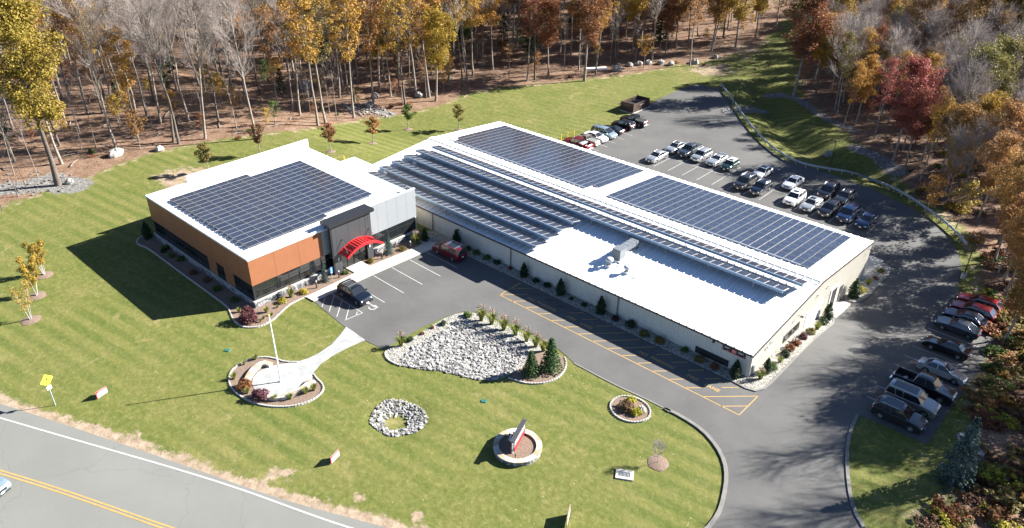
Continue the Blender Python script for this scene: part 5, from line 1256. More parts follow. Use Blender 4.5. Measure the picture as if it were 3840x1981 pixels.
# ---- spruces, arborvitae
x, y = GZ(*zp, [(1905, 985)])[0]; tree('conifer0', x, y, .30, 'spruce_tree', 'smaller of two green spruces beside the dry pond', F['spruce'], 'spruces by the dry pond', xy=1.65)
x, y = GZ(*zp, [(2140, 930)])[0]; tree('conifer1', x, y, .40, 'spruce_tree', 'taller of two green spruces beside the dry pond', F['spruce'], 'spruces by the dry pond', xy=1.5)
x, y = G(2395, 1215); tree('conifer0', x, y, .72, 'blue_spruce', 'full blue green spruce on the grass below the right parking row', F['bluespruce'], xy=1.05)
def cone_bush(h, r, seed):
    rs = np.random.RandomState(seed); cl = []; n = 12
    for i in range(n):
        z = h*(i+.6)/n; R0 = r*min(1, (1-z/h)*1.35+.12)*(1 if z > h*.15 else .85); m_ = 7 if i < n-2 else 3
        for k in range(m_): a = rs.rand()*6.28; cl.append((R0*.55*math.cos(a), R0*.55*math.sin(a), z, R0*.5+.05))
    v, f = leaves(cl, 46, .06, rs, up=.5, shell=.35); return np_mesh('foliage', v, f, F['conifer'])
ARB = cone_bush(2.15, .62, 5)
def shrub(me_, name, label, x, y, s, leaf, cat='shrub', group=None, xy=1.0, z0=0.0):
    o = bpy.data.objects.new(name, me_); link(o); o.location = (x, y, h1(x, y)+z0); o.rotation_euler = (0, 0, random.uniform(0, 6.28)); o.scale = (s*xy, s*xy, s)
    if leaf is not None: o.material_slots[0].link = 'OBJECT'; o.material_slots[0].material = leaf
    return tag(o, label, cat, group)
ga = 'arborvitae along the warehouse'
for X, Y, s, lb in ((1069, 607, .92, 'dark conical arborvitae nearest the office corner'), (1149, 615, 1.0, 'dark conical arborvitae right behind the dark red suv'), (1318, 697, .92, 'arborvitae on the front gravel bed where the yellow hatching starts'), (1410, 742, 1.02, 'arborvitae third from the right on the front gravel bed'),
                    (1511, 789, 1.05, 'arborvitae second from the right, beside the right hand downspout'), (1848, 950, 1.0, 'arborvitae below the wall banner by the warehouse corner')):
    x, y = G(X, Y); shrub(ARB, 'arborvitae', lb, x, min(y, -.6) if y > -3 else y, s, F['conifer'], group=ga, z0=.05)
for x, y, s, lb in ((.95, 2.0, .85, 'small arborvitae just round the corner on the side gravel bed'), (.85, 18.2, 1.05, 'arborvitae on the side wall before the wide roller door'), (.9, 26.3, 1.25, 'tall arborvitae beyond the entry door on the side wall')): shrub(ARB, 'arborvitae', lb, x, y, s, F['conifer'], group=ga, z0=.05)
def ball(seed, r=.5, n=26, per=26, size=.055, flat=.8):
    rs = np.random.RandomState(seed); cl = []
    for i in range(n):
        d = rs.normal(size=3); d /= np.linalg.norm(d); d[2] = abs(d[2]); cl.append((d[0]*r*.62, d[1]*r*.62, d[2]*r*flat*.8+.08, r*.42))
    v, f = leaves(cl, per, size, rs, up=.4, shell=.5); return np_mesh('foliage', v, f, F['green'])
BALL = [ball(20+i) for i in range(3)]; TALLB = ball(31, 1.0, 60, 30, .085, 1.15)
def grassy(seed, h, n, plume):
    rs = np.random.RandomState(seed); v = []; f = []
    for i in range(n):
        a = rs.rand()*6.28; r = .16*rs.rand(); out = (.18+.42*rs.rand())*h*.75; hh = h*(.55+.4*rs.rand()); p0 = np.array([r*math.cos(a), r*math.sin(a), 0]); d = np.array([math.cos(a), math.sin(a), 0]); w_ = np.array([-d[1], d[0], 0])*.018
        p1 = p0+d*out*.35+np.array([0, 0, hh*.75]); p2 = p0+d*out+np.array([0, 0, hh*(.75 if rs.rand() < .6 else .98)]); k = len(v); v += [p0-w_, p0+w_, p1+w_*.9, p1-w_*.9, p2+w_*.2, p2-w_*.2]; f += [(k, k+1, k+2, k+3), (k+3, k+2, k+4, k+5)]
    b = np_mesh('blades', np.array(v), np.array(f), F['blade']); pl = None
    if plume:
        cl = []; 
        for i in range(plume): a = rs.rand()*6.28; r = (.15+.35*rs.rand())*h*.55; cl.append((r*math.cos(a), r*math.sin(a), h*(.92+.22*rs.rand()), .055)); cl.append((r*.95*math.cos(a), r*.95*math.sin(a), h*(.86+.2*rs.rand()), .05))
        vv, ff = leaves(cl, 8, .045, rs, up=1, shell=0); pl = np_mesh('plumes', vv, ff, F['plume'])
    return b, pl
GR = grassy(3, 1.25, 230, 30); GL_ = grassy(4, .9, 220, 0); GT = grassy(5, 1.5, 260, 34)
def grass(x, y, s, label, kind=GR, group=None, leaf=None):
    t = thing('ornamental_grass', label, 'ornamental grass', (x, y, h1(x, y)+.04), random.uniform(0, 6.28), group); t.scale = (s, s, s)
    o = bpy.data.objects.new('blades', kind[0]); link(o, t)
    if leaf is not None: o.material_slots[0].link = 'OBJECT'; o.material_slots[0].material = leaf
    if kind[1]: link(bpy.data.objects.new('plumes', kind[1]), t)
gp = 'plumed grasses along the dry pond'
pl_ = [((1305, 335), 'plumed grass clump at the top corner of the dry pond, highest of the row'), ((1430, 378), 'second plumed grass down the east side of the dry pond'), ((1575, 448), 'third plumed grass down the east side of the dry pond'), ((1715, 515), 'fourth plumed grass down the east side of the dry pond'), ((1850, 588), 'fifth plumed grass, with thin plumes, on the east side of the dry pond'), ((1960, 650), 'sixth plumed grass, thin and yellowish, near the spruces'), ((2050, 705), 'faded pinkish grass tucked behind the taller spruce'), ((338, 640), 'lone plumed grass at the west tip of the dry pond')]
for k, (p, lb) in enumerate(pl_): x, y = GZ(*zp, [p])[0]; grass(x, y, 1.18 if k < 4 else 1.05, lb, GT, gp)
for p, s, lf, lb in (((1140, 285), .95, 'green', 'rounded green shrub at the top corner of the dry pond'), ((845, 380), .72, 'conifer', 'dark green shrub midway on the kerb edge of the dry pond'), ((440, 578), .72, 'conifer', 'dark green shrub beside the lone grass at the west tip'), ((715, 425), .45, 'rust', 'small reddish plant at the kerb of the dry pond, right one'), ((590, 500), .45, 'rust', 'small reddish plant at the kerb of the dry pond, left one')):
    x, y = GZ(*zp, [p])[0]; shrub(BALL[0], 'shrub', lb, x, y, s*1.25, F[lf], z0=.05)
# warehouse front bed shrubs (photo positions)
fb = [(1180, 628, .7, 'green', 'low green shrub right of the dark red suv'), (1198, 640, .8, 'green', 'low green shrub, second right of the dark red suv'), (1224, 653, .85, 'green', 'low green shrub, third right of the dark red suv'), (1250, 664, .8, 'conifer', 'spiky dark shrub left of the third arborvitae'),
      (1283, 678, .5, 'rust', 'tiny reddish shrub left of the third arborvitae'), (1347, 710, .75, 'conifer', 'dark shrub right of the third arborvitae'), (1376, 722, .8, 'conifer', 'wispy dark shrub left of the fourth arborvitae'), (1437, 755, .5, 'conifer', 'tiny dark shrub right of the fourth arborvitae'), (1470, 770, .6, 'conifer', 'small dark shrub left of the fifth arborvitae'),
      (1548, 806, .8, 'purple', 'dark purple shrub at the foot of the right hand downspout'), (1587, 822, 1.05, 'conifer', 'wide spiky dark green shrub right of the purple shrub'), (1621, 844, .95, 'olive', 'round olive shrub left of the front window strip, left one'), (1658, 862, 1.0, 'olive', 'round olive shrub left of the front window strip, right one'),
      (1722, 885, .7, 'green', 'pale feathery shrub left of the dark window strip'), (1760, 909, .95, 'olive', 'round olive shrub under the dark window strip'), (1796, 927, .85, 'rust', 'brownish round shrub right of the olive one under the window')]
for k, (X, Y, s, lf, lb) in enumerate(fb): x, y = G(X, Y); y = min(max(y, -1.25), -.55) if y > -2.3 else y; shrub(BALL[k % 3], 'shrub', lb, x, y, s*1.35, F[lf], group='shrubs on the front gravel bed', z0=.07)
sb = [(1.0, .6, 1.0, 'GRP', 'pink plumed grass at the warehouse corner'), (1.1, 3.0, .9, 'green', 'loose green shrub on the side bed near the corner'), (1.2, 4.5, .9, 'GRL', 'yellow green grass tuft on the side bed'), (1.1, 6.0, .9, 'conifer', 'grey green shrub on the side bed before the window'), (1.0, 7.4, .95, 'rust', 'rust red shrub under the side window, nearest'), (1.0, 9.0, .9, 'rust', 'rust red shrub under the side window, middle'),
      (1.0, 10.8, .85, 'purple', 'purplish shrub under the side window, farthest'), (1.1, 12.6, .95, 'olive', 'olive shrub beyond the side window'), (1.2, 14.2, 1.2, 'GRL', 'bright grass tuft beyond the side window'), (1.1, 16.4, 1.0, 'conifer', 'grey green shrub before the side arborvitae'), (1.2, 28.2, 1.1, 'yellowbush', 'yellow green shrub beyond the tall side arborvitae'), (1.2, 30.6, 1.1, 'GRL', 'green grass tuft by the concrete pad'), (1.4, 32.6, .6, 'crimson', 'tiny red shrub by the concrete pad'), (1.3, 34.8, .8, 'olive', 'round brownish shrub on the far gravel tip')]
for k, (x, y, s, lf, lb) in enumerate(sb):
    if lf == 'GRP': grass(x, y, 1.0, lb, GR)
    elif lf == 'GRL': grass(x, y, s, lb, GL_)
    else: shrub(BALL[k % 3], 'shrub', lb, x, y, s*1.3, F[lf], group='shrubs on the side gravel bed', z0=.07)
# office beds
z8b = (1050, 750, 2.953)
ob = [((725, 820), .95, 'green', 'green clump by the right side of the bay with the black suv, at the entrance'), ((1010, 690), 1.05, 'olive', 'grassy clump just right of the entrance walk'), ((1355, 560), 1.1, 'olive', 'reddish green shrub between the bollard lights right of the entrance'), ((265, 1035), 1.15, 'yellowbush', 'bright yellow green shrub by the left end of the pavement'), ((25, 1140), 1.15, 'yellowbush', 'bright yellow green shrub farther left on the office front bed')]
for k, (p, s, lf, lb) in enumerate(ob): x, y = GZ(*z8b, [p])[0]; shrub(BALL[k % 3], 'shrub', lb, x, y, s, F[lf], z0=.04)
for p, s, lb, kd in (((1510, 490), 1.15, 'tall tan plumed grass at the right end of the office front', GT), ((125, 1080), 1.1, 'soft plumed grass between the two yellow shrubs on the office front', GR)): x, y = GZ(*z8b, [p])[0]; grass(x, y, s, lb, kd)
x, y = GZ(*z8b, [(500, 905)])[0]; tree('conifer1', x, y, .29, 'small_spruce', 'slim young spruce left of the entrance by the blue sign', F['bluespruce'], xy=.9)
x, y = GZ(*z8b, [(1205, 600)])[0]; tree('conifer0', x, y, .34, 'small_spruce', 'slim blue green spruce right of the entrance canopy', F['bluespruce'], xy=.95)
x, y = GZ(*z6, [(290, 405)])[0]; shrub(TALLB, 'purple_maple', 'large purple leaved bush at the front corner of the office bed', x, y, 1.5, F['purple'], z0=.05, xy=.72)
for p, s, lb in (((200, 320), .75, 'pale tuft of grass left of the purple bush'), ((470, 320), .9, 'straw coloured grass tuft right of the purple bush'), ((440, 385), .5, 'small green tuft below the straw grass'), ((520, 350), .5, 'small tuft near the flagpole top, right of the straw grass'), ((410, 415), .45, 'lowest small tuft at the tip of the office bed'), ((575, 275), .45, 'small tuft left of the bright yellow shrub')): x, y = GZ(*z6, [p])[0]; grass(x, y, s, lb, GL_)
for k, (p, s, lf) in enumerate((((400, 440), 1.1, 'green'), ((560, 560), 1.1, 'green'), ((380, 470), .8, 'conifer'), ((700, 700), 1.0, 'brownbush'), ((840, 780), 1.0, 'brownbush'), ((950, 870), 1.1, 'green'), ((1130, 990), 1.0, 'green'), ((460, 520), .9, 'green'))):
    x, y = zg([p])[0]; shrub(BALL[k % 3], 'shrub', 'low shrub in the shaded office bed, %s from the far end' % ('second', 'fourth', 'first', 'fifth', 'sixth', 'seventh', 'nearest, eighth', 'third')[k], x, y, s*1.1, F[lf], group='shrubs in the shaded office bed', z0=.04)
x, y = zg([(215, 320)])[0]; shrub(ARB, 'arborvitae', 'dark upright conifer at the shaded far end of the office bed', x, y, 1.15, F['conifer'])
# plaza planting
for p, s, lf, lb in (((255, 1060), 1.35, 'rust', 'faded reddish shrub at the left side of the flagpole plaza'), ((410, 1160), 1.5, 'purple', 'dark purple shrub at the lower left of the flagpole plaza')): x, y = GZ(*z6, [p])[0]; shrub(BALL[1], 'shrub', lb, x, y, s*1.3, F[lf], z0=.05)
for p, s, lb in (((150, 970), .9, 'green strappy clump on the left rim of the flagpole plaza'), ((280, 1110), .8, 'pale grass tuft between the red and purple plaza shrubs'), ((360, 780), .75, 'tuft at the top left of the flagpole plaza'), ((250, 830), .6, 'low green tuft on the upper rim of the flagpole plaza'), ((555, 1175), .75, 'grass tuft in front of the low plaza wall, left'), ((700, 1165), .8, 'grass tuft in front of the low plaza wall, middle'), ((850, 1110), .95, 'green grass tuft in front of the low plaza wall, right'), ((930, 1080), .95, 'seedy grass tuft at the right end of the low plaza wall')): x, y = GZ(*z6, [p])[0]; grass(x, y, s, lb, GL_)
# small island
for dx, dy, s, lf, lb in ((-.5, .9, .85, 'yellowbush', 'golden shrub at the back of the small oval island'), (-.35, -.2, 1.25, 'brownbush', 'dark brown twiggy shrub in the middle of the small oval island'), (.75, -.1, .95, 'yellowbush', 'golden shrub at the front right of the small oval island')): shrub(BALL[2], 'shrub', lb, c[0]+dx, c[1]+dy, s*1.3, F[lf], z0=.04)

# ---- boulders
def boulder(x, y, r, label, mt='rock', flat=.75, group=None):
    mb = MB(); rnd = random.Random(int(x*37+y*11)); mb.ell((0, 0, r*flat*.4), (r*rnd.uniform(.85, 1.25), r*rnd.uniform(.7, 1.0), r*flat), 11, 8, jit=.2, rnd=rnd); o = mb.build('boulder', M[mt]); o.location = (x, y, h1(x, y)); o.rotation_euler = (0, 0, rnd.random()*6); tag(o, label, 'boulder', group)
for X, Y, r, lb in ((293, 392, 1.15, 'large round white boulder at the wood edge left of the office'), (401, 379, .8, 'low pale boulder right of the large round white one'), (770, 222, 1.5, 'big grey boulder deep among the trees behind the saplings'), (943, 246, 1.0, 'tilted pale boulder behind the brightest orange sapling'), (930, 268, 1.0, 'broad pale boulder at the foot of a leaning tree'), (1053, 243, 1.0, 'round pale boulder beside a twin trunk tree'), (1077, 234, .8, 'flat pale boulder right of the twin trunk tree'),
                  (1553, 178, 1.2, 'upright pale boulder at the wood edge right of a white slab'), (1584, 166, .8, 'pale boulder, first of the row leading to the far grass'), (1607, 163, .8, 'pale boulder, second of the row leading to the far grass'), (1630, 161, .9, 'pale boulder, third of the row leading to the far grass'), (1662, 161, 1.0, 'pale boulder, fourth of the row leading to the far grass'), (1688, 164, .9, 'pale boulder, fifth of the row leading to the far grass'), (1748, 159, 1.0, 'pale boulder, sixth of the row leading to the far grass'),
                  (1800, 146, .8, 'pale boulder, seventh and farthest of the row'), (2082, 392, .9, 'white angular boulder on the grass slope beyond the guardrail'), (2425, 1105, .6, 'pale rock in the brush below the right row, upper'), (2445, 1118, .6, 'pale rock in the brush below the right row, middle'), (2458, 1150, .7, 'pale rock in the brush below the right row, lower'), (175, 940-478, .7, 'grey rock by the foot of the big yellow oak')):
    x, y = G(X, Y); boulder(x, y, r, lb, 'rock')
x, y = G(1500, 174); mb = MB(); mb.box((0, 0, .15), (5.5, 1.3, .35), .1, taper=.9); o = mb.build('stone_slab', M['white_trim']); o.location = (x, y, h1(x, y)); o.rotation_euler = (0, 0, .8); tag(o, 'long white slab lying at the wood edge', 'slab')
x, y = -5.05, -11.45; boulder(x, y, .42, 'white boulder in the middle of the small oval island', 'rock', .8)
x, y = GZ(*z6, [(890, 1015)])[0]; boulder(x, y, .5, 'flat cream boulder at the right end of the plaza', 'rock', .5)
# ================================================================== street furniture
x, y = -33.6, -32.18
t = thing('flagpole', 'tall white flagpole with a gold ball standing on the paved plaza', 'flagpole', (x, y, .06))
mb = MB(); mb.tube([(0, 0, 0), (0, 0, 4), (0, 0, 7.75)], [.085, .07, .045], 10); mb.build('pole', M['white'], t)
mb = MB(); mb.ell((0, 0, 7.86), (.1, .1, .1), 10, 6); mb.build('finial', M['yellow'], t); mb = MB(); mb.tube([(0, 0, 0), (0, 0, .12)], [.2, .14], 12); mb.build('base_collar', M['white'], t)
def lamp(X, Y, label, rz, base=.0, h=5.3):
    x, y = G(X, Y); t = thing('lamp_post', label, 'lamp post', (x, y, h1(x, y)), rz, 'lamp posts round the car park')
    mb = MB(); mb.tube([(0, 0, 0), (0, 0, .7 if base else .1)], .32 if base else .12, 14); mb.build('footing', M['concrete'], t)
    mb = MB(); mb.tube([(0, 0, .1), (0, 0, h)], [.07, .05], 8); mb.build('pole', M['black'], t)
    mb = MB(); mb.box((.3, 0, h), (.75, .3, .09)); mb.build('lamp_head', M['black'], t); mb = MB(); mb.box((.38, 0, h-.055), (.4, .22, .02)); mb.build('lens', M['offwhite'], t)
lamp(2422, 700, 'tall black lamp post on a round concrete footing by the right row', PI, 1, 5.9); lamp(2086, 431, 'tall black lamp post behind the middle of the guardrail', PI*1.2, 0, 5.4); lamp(1846, 265, 'tall black lamp post at the far end of the guardrail', PI, 0, 5.4)
# guardrail
GRP = smooth(GL([(1812, 219), (1822, 232), (1836, 250), (1855, 279), (1880, 315), (1912, 352), (1945, 382), (1985, 408), (2030, 424), (2085, 434), (2135, 442), (2190, 455), (2240, 480), (2290, 508), (2330, 535), (2370, 565), (2405, 597), (2428, 625)]), False, 1)
t = thing('guardrail', 'long curving galvanised steel guardrail on posts behind the car park', 'guardrail')
mb = MB(); P3 = [Vector((a, b, h1(a, b)+.62)) for a, b in GRP]
prof = [(-.0, -.17), (.07, -.11), (.0, -.03), (.0, .03), (.07, .11), (0, .17), (-.09, .17), (-.09, -.17), (0, -.17)]
vs = []
for i, p in enumerate(P3):
    d = (P3[min(i+1, len(P3)-1)]-P3[max(0, i-1)]); d.z = 0; d.normalize(); nrm = Vector((d.y, -d.x, 0))
    for u, v_ in prof: vs.append(p+nrm*(u-.08)+Vector((0, 0, v_)))
k = len(prof); mb.add(vs, [(i*k+j, (i+1)*k+j, (i+1)*k+j+1, i*k+j+1) for i in range(len(P3)-1) for j in range(k-1)], 0); mb.build('rail', M['steel'], t)
L = 0; acc = []
for a, b in zip(P3, P3[1:]):
    d = b-a; l = d.length
    while L < l: acc.append((a+d*(L/l), math.atan2(d.y, d.x))); L += 1.95
    L -= l
for p, a in acc[:100]:
    mb = MB(); mb.box((p.x+math.sin(-a)*-.0, p.y, p.z-.33), (.12, .12, .95), a); mb.box((p.x, p.y, p.z), (.14, .22, .3), a); mb.build('post', M['steel'], t)
# timber rail line on the far side of the swale bed is left as stones
# dumpster enclosure: brown slatted walls round two dark bins
ex, ey = -59.8, 67.9
t = thing('dumpster_enclosure', 'brown slatted square dumpster enclosure at the edge of the rear car park', 'enclosure', (ex, ey, -2.3), 0)
mb = MB(); mb.bx(-1.7, 1.75, -3.15, 3.2, .0, .12); mb.build('slab', M['concrete'], t)
def slat(x0, x1, y0, y1, nm='wall_panel'):
    mb = MB(); n = int(max(abs(x1-x0), abs(y1-y0))/.14)
    for i in range(n):
        a, b = i/n, (i+.86)/n
        if abs(x1-x0) > abs(y1-y0): mb.bx(x0+(x1-x0)*a, x0+(x1-x0)*b, y0, y1, .14, 1.9)
        else: mb.bx(x0, x1, y0+(y1-y0)*a, y0+(y1-y0)*b, .14, 1.9)
    for z in (.4, 1.0, 1.7):
        if abs(x1-x0) > abs(y1-y0): mb.bx(x0, x1, y0-.03 if nm != 'gate' else y0-.02, y0-.003, z, z+.08)
        else: mb.bx(x0-.03, x0-.003, y0, y1, z, z+.08)
    return mb.build(nm, M['brownwood'], t)
slat(-1.5, 1.4, -2.85, -2.8); slat(-1.5, 1.4, 2.8, 2.85); slat(-1.5, -1.45, -2.78, 2.78)
g1 = slat(1.42, 1.47, -2.8, -.05, 'gate'); g2 = slat(1.42, 1.47, .05, 2.8, 'gate')
for sx, sy in ((-1.5, -2.83), (1.45, -2.83), (-1.5, 2.83), (1.45, 2.83), (1.45, 0)):
    mb = MB(); mb.box((sx, sy, 1.05), (.12, .12, 2.05)); mb.build('corner_post', M['brownwood'], t)
mb = MB(); mb.box((1.5, 0, 1.3), (.05, 1.5, .06)); mb.build('latch_bar', M['steel'], g1)
for sy, lb in ((-1.35, 'dark dumpster in the near half of the brown enclosure'), (1.35, 'dark dumpster in the far half of the brown enclosure')):
    d = thing('dumpster', lb, 'dumpster', (ex-.1, ey+sy, -2.18)); mb = MB(); mb.box((0, 0, .62), (1.7, 1.9, 1.1), taper=1.1); mb.build('bin', M['black'], d); mb = MB(); mb.box((0, -.48, 1.24), (1.85, .95, .07), rx=.06); mb.build('lid', M['blackplastic'], d); mb = MB(); mb.box((0, .52, 1.24), (1.85, .95, .07), rx=-.06); mb.build('lid', M['blackplastic'], d)
# yellow bollards
def bollard(x, y, label, h=1.2):
    t = thing('bollard', label, 'bollard', (x, y, h1(x, y)), 0, 'yellow steel bollards'); mb = MB(); mb.tube([(0, 0, -.1), (0, 0, h)], .085, 10); mb.build('post', M['yellow'], t); mb = MB(); mb.ell((0, 0, h), (.085, .085, .05), 10, 4); mb.build('cap', M['yellow'], t)
bollard(-59.2, 43.1, 'yellow bollard nearest the warehouse eave, left of the red pickup'); bollard(-59.2, 45.0, 'middle yellow bollard left of the red pickup'); bollard(-58.8, 46.4, 'yellow bollard farthest from the eave, left of the tan pickup')
for X, Y, lb in ((843, 417, 'left of two yellow bollards seen over the office roof edge'), (866, 410, 'right of two yellow bollards seen over the office roof edge')): x, y = G(X, Y); bollard(x, y, lb)
for k, (x, y, lb) in enumerate(((-63.2, 33.5, 'small grey utility unit behind the rear eave, left one'), (-61.0, 33.5, 'small grey utility unit behind the rear eave, right one'))): pass
# pathway bollard lights
def plight(p, label, h=1.05):
    x, y = GZ(*z8b, [p])[0]; t = thing('bollard_light', label, 'bollard light', (x, y, .04), 0, 'bollard lights along the office front'); mb = MB(); mb.tube([(0, 0, 0), (0, 0, h-.2)], .09, 10); mb.build('post', M['brown_trim'], t); mb = MB(); mb.tube([(0, 0, h-.2), (0, 0, h-.04)], .085, 10); mb.build('lens', M['offwhite'], t); mb = MB(); mb.tube([(0, 0, h-.04), (0, 0, h)], [.1, .07], 10); mb.build('cap', M['greymetal'], t)
plight((408, 980), 'bollard light left of the slim spruce by the blue sign'); plight((657, 865), 'bollard light left of the entrance walk'); plight((1133, 655), 'bollard light right of the entrance walk'); plight((1445, 535), 'bollard light at the right end of the office front')
# wheelchair parking sign
x, y = GZ(*z8b, [(585, 915)])[0]
t = thing('accessible_parking_sign', 'blue and white accessible parking sign on a post by the pavement', 'sign', (x, y, .04), R_(-8))
mb = MB(); mb.tube([(0, 0, 0), (0, 0, 2.1)], .03, 6); mb.build('post', M['steel'], t); mb = MB(); mb.bx(.03, .045, -.16, .16, 1.55, 2.1); pl = mb.build('sign_plate', M['blue'], t); mb = MB(); mb.bx(.03, .044, -.16, .16, 1.28, 1.52); mb.build('sign_plate', M['blue'], t)
mb = MB(); mb.bx(.046, .05, -.04, .0, 1.75, 1.95); mb.bx(.046, .05, -.08, .07, 1.70, 1.76); mb.bx(.046, .05, .03, .07, 1.63, 1.7); mb.ell((.048, -.02, 2.01), (.004, .03, .03), 8, 4); mb.bx(.046, .05, -.1, .1, 1.36, 1.4); mb.bx(.046, .05, -.1, .1, 1.44, 1.47); mb.build('symbol', M['white'], pl)
# road sign: tilted fluorescent diamond with a small figure, white plate below
x, y = -46.12, -48.58
t = thing('warning_sign', 'fluorescent yellow diamond warning sign with a white plate on a roadside post', 'road sign', (x, y, 0), R_(108)); S2 = t
mb = MB(); mb.tube([(0, 0, 0), (0, 0, 3.2)], .045, 6); mb.build('post', M['steel'], t)
a = .62; mb = MB(); q = [(-.0, a, 2.95), (0, 0, 2.95-a), (0, -a, 2.95), (0, 0, 2.95+a)]
# seen square-on from the street: rounded square face turned to the traffic
def plate_face(mb, cx_, cz, hw, hh, x0, x1, rot, c_=.12):
    pts = []
    for sx, sy, a0 in ((1, 1, 0), (-1, 1, 1), (-1, -1, 2), (1, -1, 3)):
        for k in range(4): an = (a0+k/3)*PI/2; pts.append((sx*(hw-c_)+c_*math.cos(an), sy*(hh-c_)+c_*math.sin(an)))
    cr_, sr_ = math.cos(rot), math.sin(rot); P = [(cx_+u*cr_-v*sr_, cz+u*sr_+v*cr_) for u, v in pts]; n = len(P)
    mb.add([(u, x0, v) for u, v in P]+[(u, x1, v) for u, v in P], [tuple(range(n)), tuple(range(2*n-1, n-1, -1))]+[(i, n+i, n+(i+1) % n, (i+1) % n) for i in range(n)])
mb = MB(); plate_face(mb, 0, 3.05, .46, .46, -.09, -.06, PI/4, .07); dm = mb.build('diamond_plate', M['signyellow'], t)
mb = MB(); mb.ell((.02, -.095, 3.3), (.07, .006, .07), 8, 4); mb.box((.02, -.096, 3.1), (.1, .008, .26)); mb.box((-.06, -.096, 2.9), (.06, .008, .24), ry=.35); mb.box((.09, -.096, 2.9), (.06, .008, .24), ry=-.35); mb.box((.13, -.096, 3.12), (.05, .008, .2), ry=-.7); mb.build('figure', M['black'], dm)
mb = MB(); mb.bx(-.23, .23, -.09, -.065, 2.0, 2.35); mb.build('lower_plate', M['white'], t)
# yard signs
def yard(x, y, rz, label, w_=1.15, h=.75):
    t = thing('yard_sign', label, 'yard sign', (x, y, h1(x, y)), rz, 'yard signs along the street'); 
    for s in (-1, 1): mb = MB(); mb.tube([(s*w_*.35, 0, -.02), (s*w_*.35, 0, .35)], .012, 5); mb.build('wire_leg', M['steel'], t)
    mb = MB(); mb.bx(-w_/2, w_/2, -.012, .012, .12, .12+h); f_ = mb.build('sheet', M['offgrey'], t)
    mb = MB(); mb.bx(-w_/2, w_/2, -.018, -.0125, .12+h*.74, .12+h); mb.bx(-w_/2, -w_/2+.09, -.018, -.0125, .12, .12+h*.735); mb.bx(-w_/2, w_/2, -.018, -.0125, .12+h*.47, .12+h*.5); mb.build('red_print', M['redsheet'], f_)
    mb = MB(); mb.bx(-w_*.3, w_*.42, -.022, -.0185, .12+h*.8, .12+h*.95); mb.bx(-w_*.36, w_*.4, -.0175, -.0125, .12+h*.56, .12+h*.66); mb.bx(-w_*.3, w_*.3, -.0175, -.0125, .12+h*.2, .12+h*.24); mb.build('dark_print', M['greymetal'], f_)
yard(-44.2, -45.0, R_(105), 'red and white yard sign near the yellow road sign'); yard(-20.9, -34.95, R_(106), 'red and white yard sign near the middle of the street verge'); yard(-1.95, -26.4, R_(119), 'white yard sign seen edge on at the bottom of the photo', 1.5, 1.0)
# storm drain
dq = [(-2.41, -19.19), (-1.19, -18.47), (-.60, -19.42), (-1.85, -20.12)]
dc = (sum(p[0] for p in dq)/4, sum(p[1] for p in dq)/4); da = math.atan2(.72, 1.22)
t = thing('storm_drain', 'concrete storm drain with a dark slotted grate in the lawn', 'drain', (dc[0], dc[1], 0), da)
mb = MB(); mb.box((0, 0, .04), (1.55, 1.15, .16), taper=.96); mb.build('concrete_frame', M['concrete'], t); mb = MB(); mb.bx(-.5, .5, -.24, .24, .121, .13); g0 = mb.build('grate_shade_plate', M['rubber'], t); mb = MB()  # flat black plate under the bars, its colour standing for the shaded hollow
for i in range(9): mb.bx(-.5+.118*i, -.5+.118*i+.045, -.24, .24, .131, .15)
mb.build('grate_bars', M['steel'], g0)
for X, Y, lb in ((572, 882, 'teal green utility lid in the lawn left of the plaza'), (1217, 1010, 'teal green utility lid in the lawn right of the round stone hollow')):
    x, y = G(X, Y); mb = MB(); mb.box((0, 0, .04), (.55, .42, .08), taper=.92); o = mb.build('utility_lid', M['green_lid']); o.location = (x, y, 0); o.rotation_euler = (0, 0, .5); tag(o, lb, 'utility lid')
# round planter with the long company sign
pc = (-10.25, -23.2); t = thing('round_planter', 'round raised stone planter with a buff flagstone rim in the front lawn', 'planter', (pc[0], pc[1], 0))
def ringmesh(r0, r1, z0, z1, n=40):
    mb = MB(); vs = []
    for i in range(n): a = 2*PI*i/n; vs += [(r*math.cos(a), r*math.sin(a), z) for r, z in ((r1, z0), (r1, z1), (r0, z1), (r0, z0))]
    mb.add(vs, [(i*4+j, ((i+1) % n)*4+j, ((i+1) % n)*4+(j+1) % 4, i*4+(j+1) % 4) for i in range(n) for j in range(4)]); return mb
ringmesh(1.7, 2.12, -.1, .44).build('stone_wall', M['ledge'], t); ringmesh(1.66, 2.18, .441, .52).build('cap', M['buff'], t)
mb = MB(); mb.add([(1.7*math.cos(2*PI*i/30), 1.7*math.sin(2*PI*i/30), .36) for i in range(30)], [tuple(range(30))]); mb.build('mulch', M['mulch'], t)
sa = math.atan2(2.55, -.97)
t = thing('monument_sign', 'long double sided red and grey sign on posts inside the round planter', 'sign', (-10.5, -22.85, .36), sa)
mb = MB(); mb.box((0, 0, 1.42), (3.1, .42, .10)); mb.build('top_cap', M['charcoal'], t)
mb = MB(); mb.bx(-1.3, 1.3, -.14, .14, .25, 1.36); bd = mb.build('sign_box', M['greymetal'], t)
mb = MB(); mb.bx(-1.32, 1.32, -.19, -.145, .22, .62); mb.bx(-1.32, 1.32, .145, .19, .22, .62); mb.build('red_band', M['red'], bd)
for s in (-1, 1): mb = MB(); mb.bx(s*1.36-.05, s*1.36+.05, -.05, .05, 0, 1.37); mb.build('post', M['offwhite'], t)
rnd = random.Random(9)
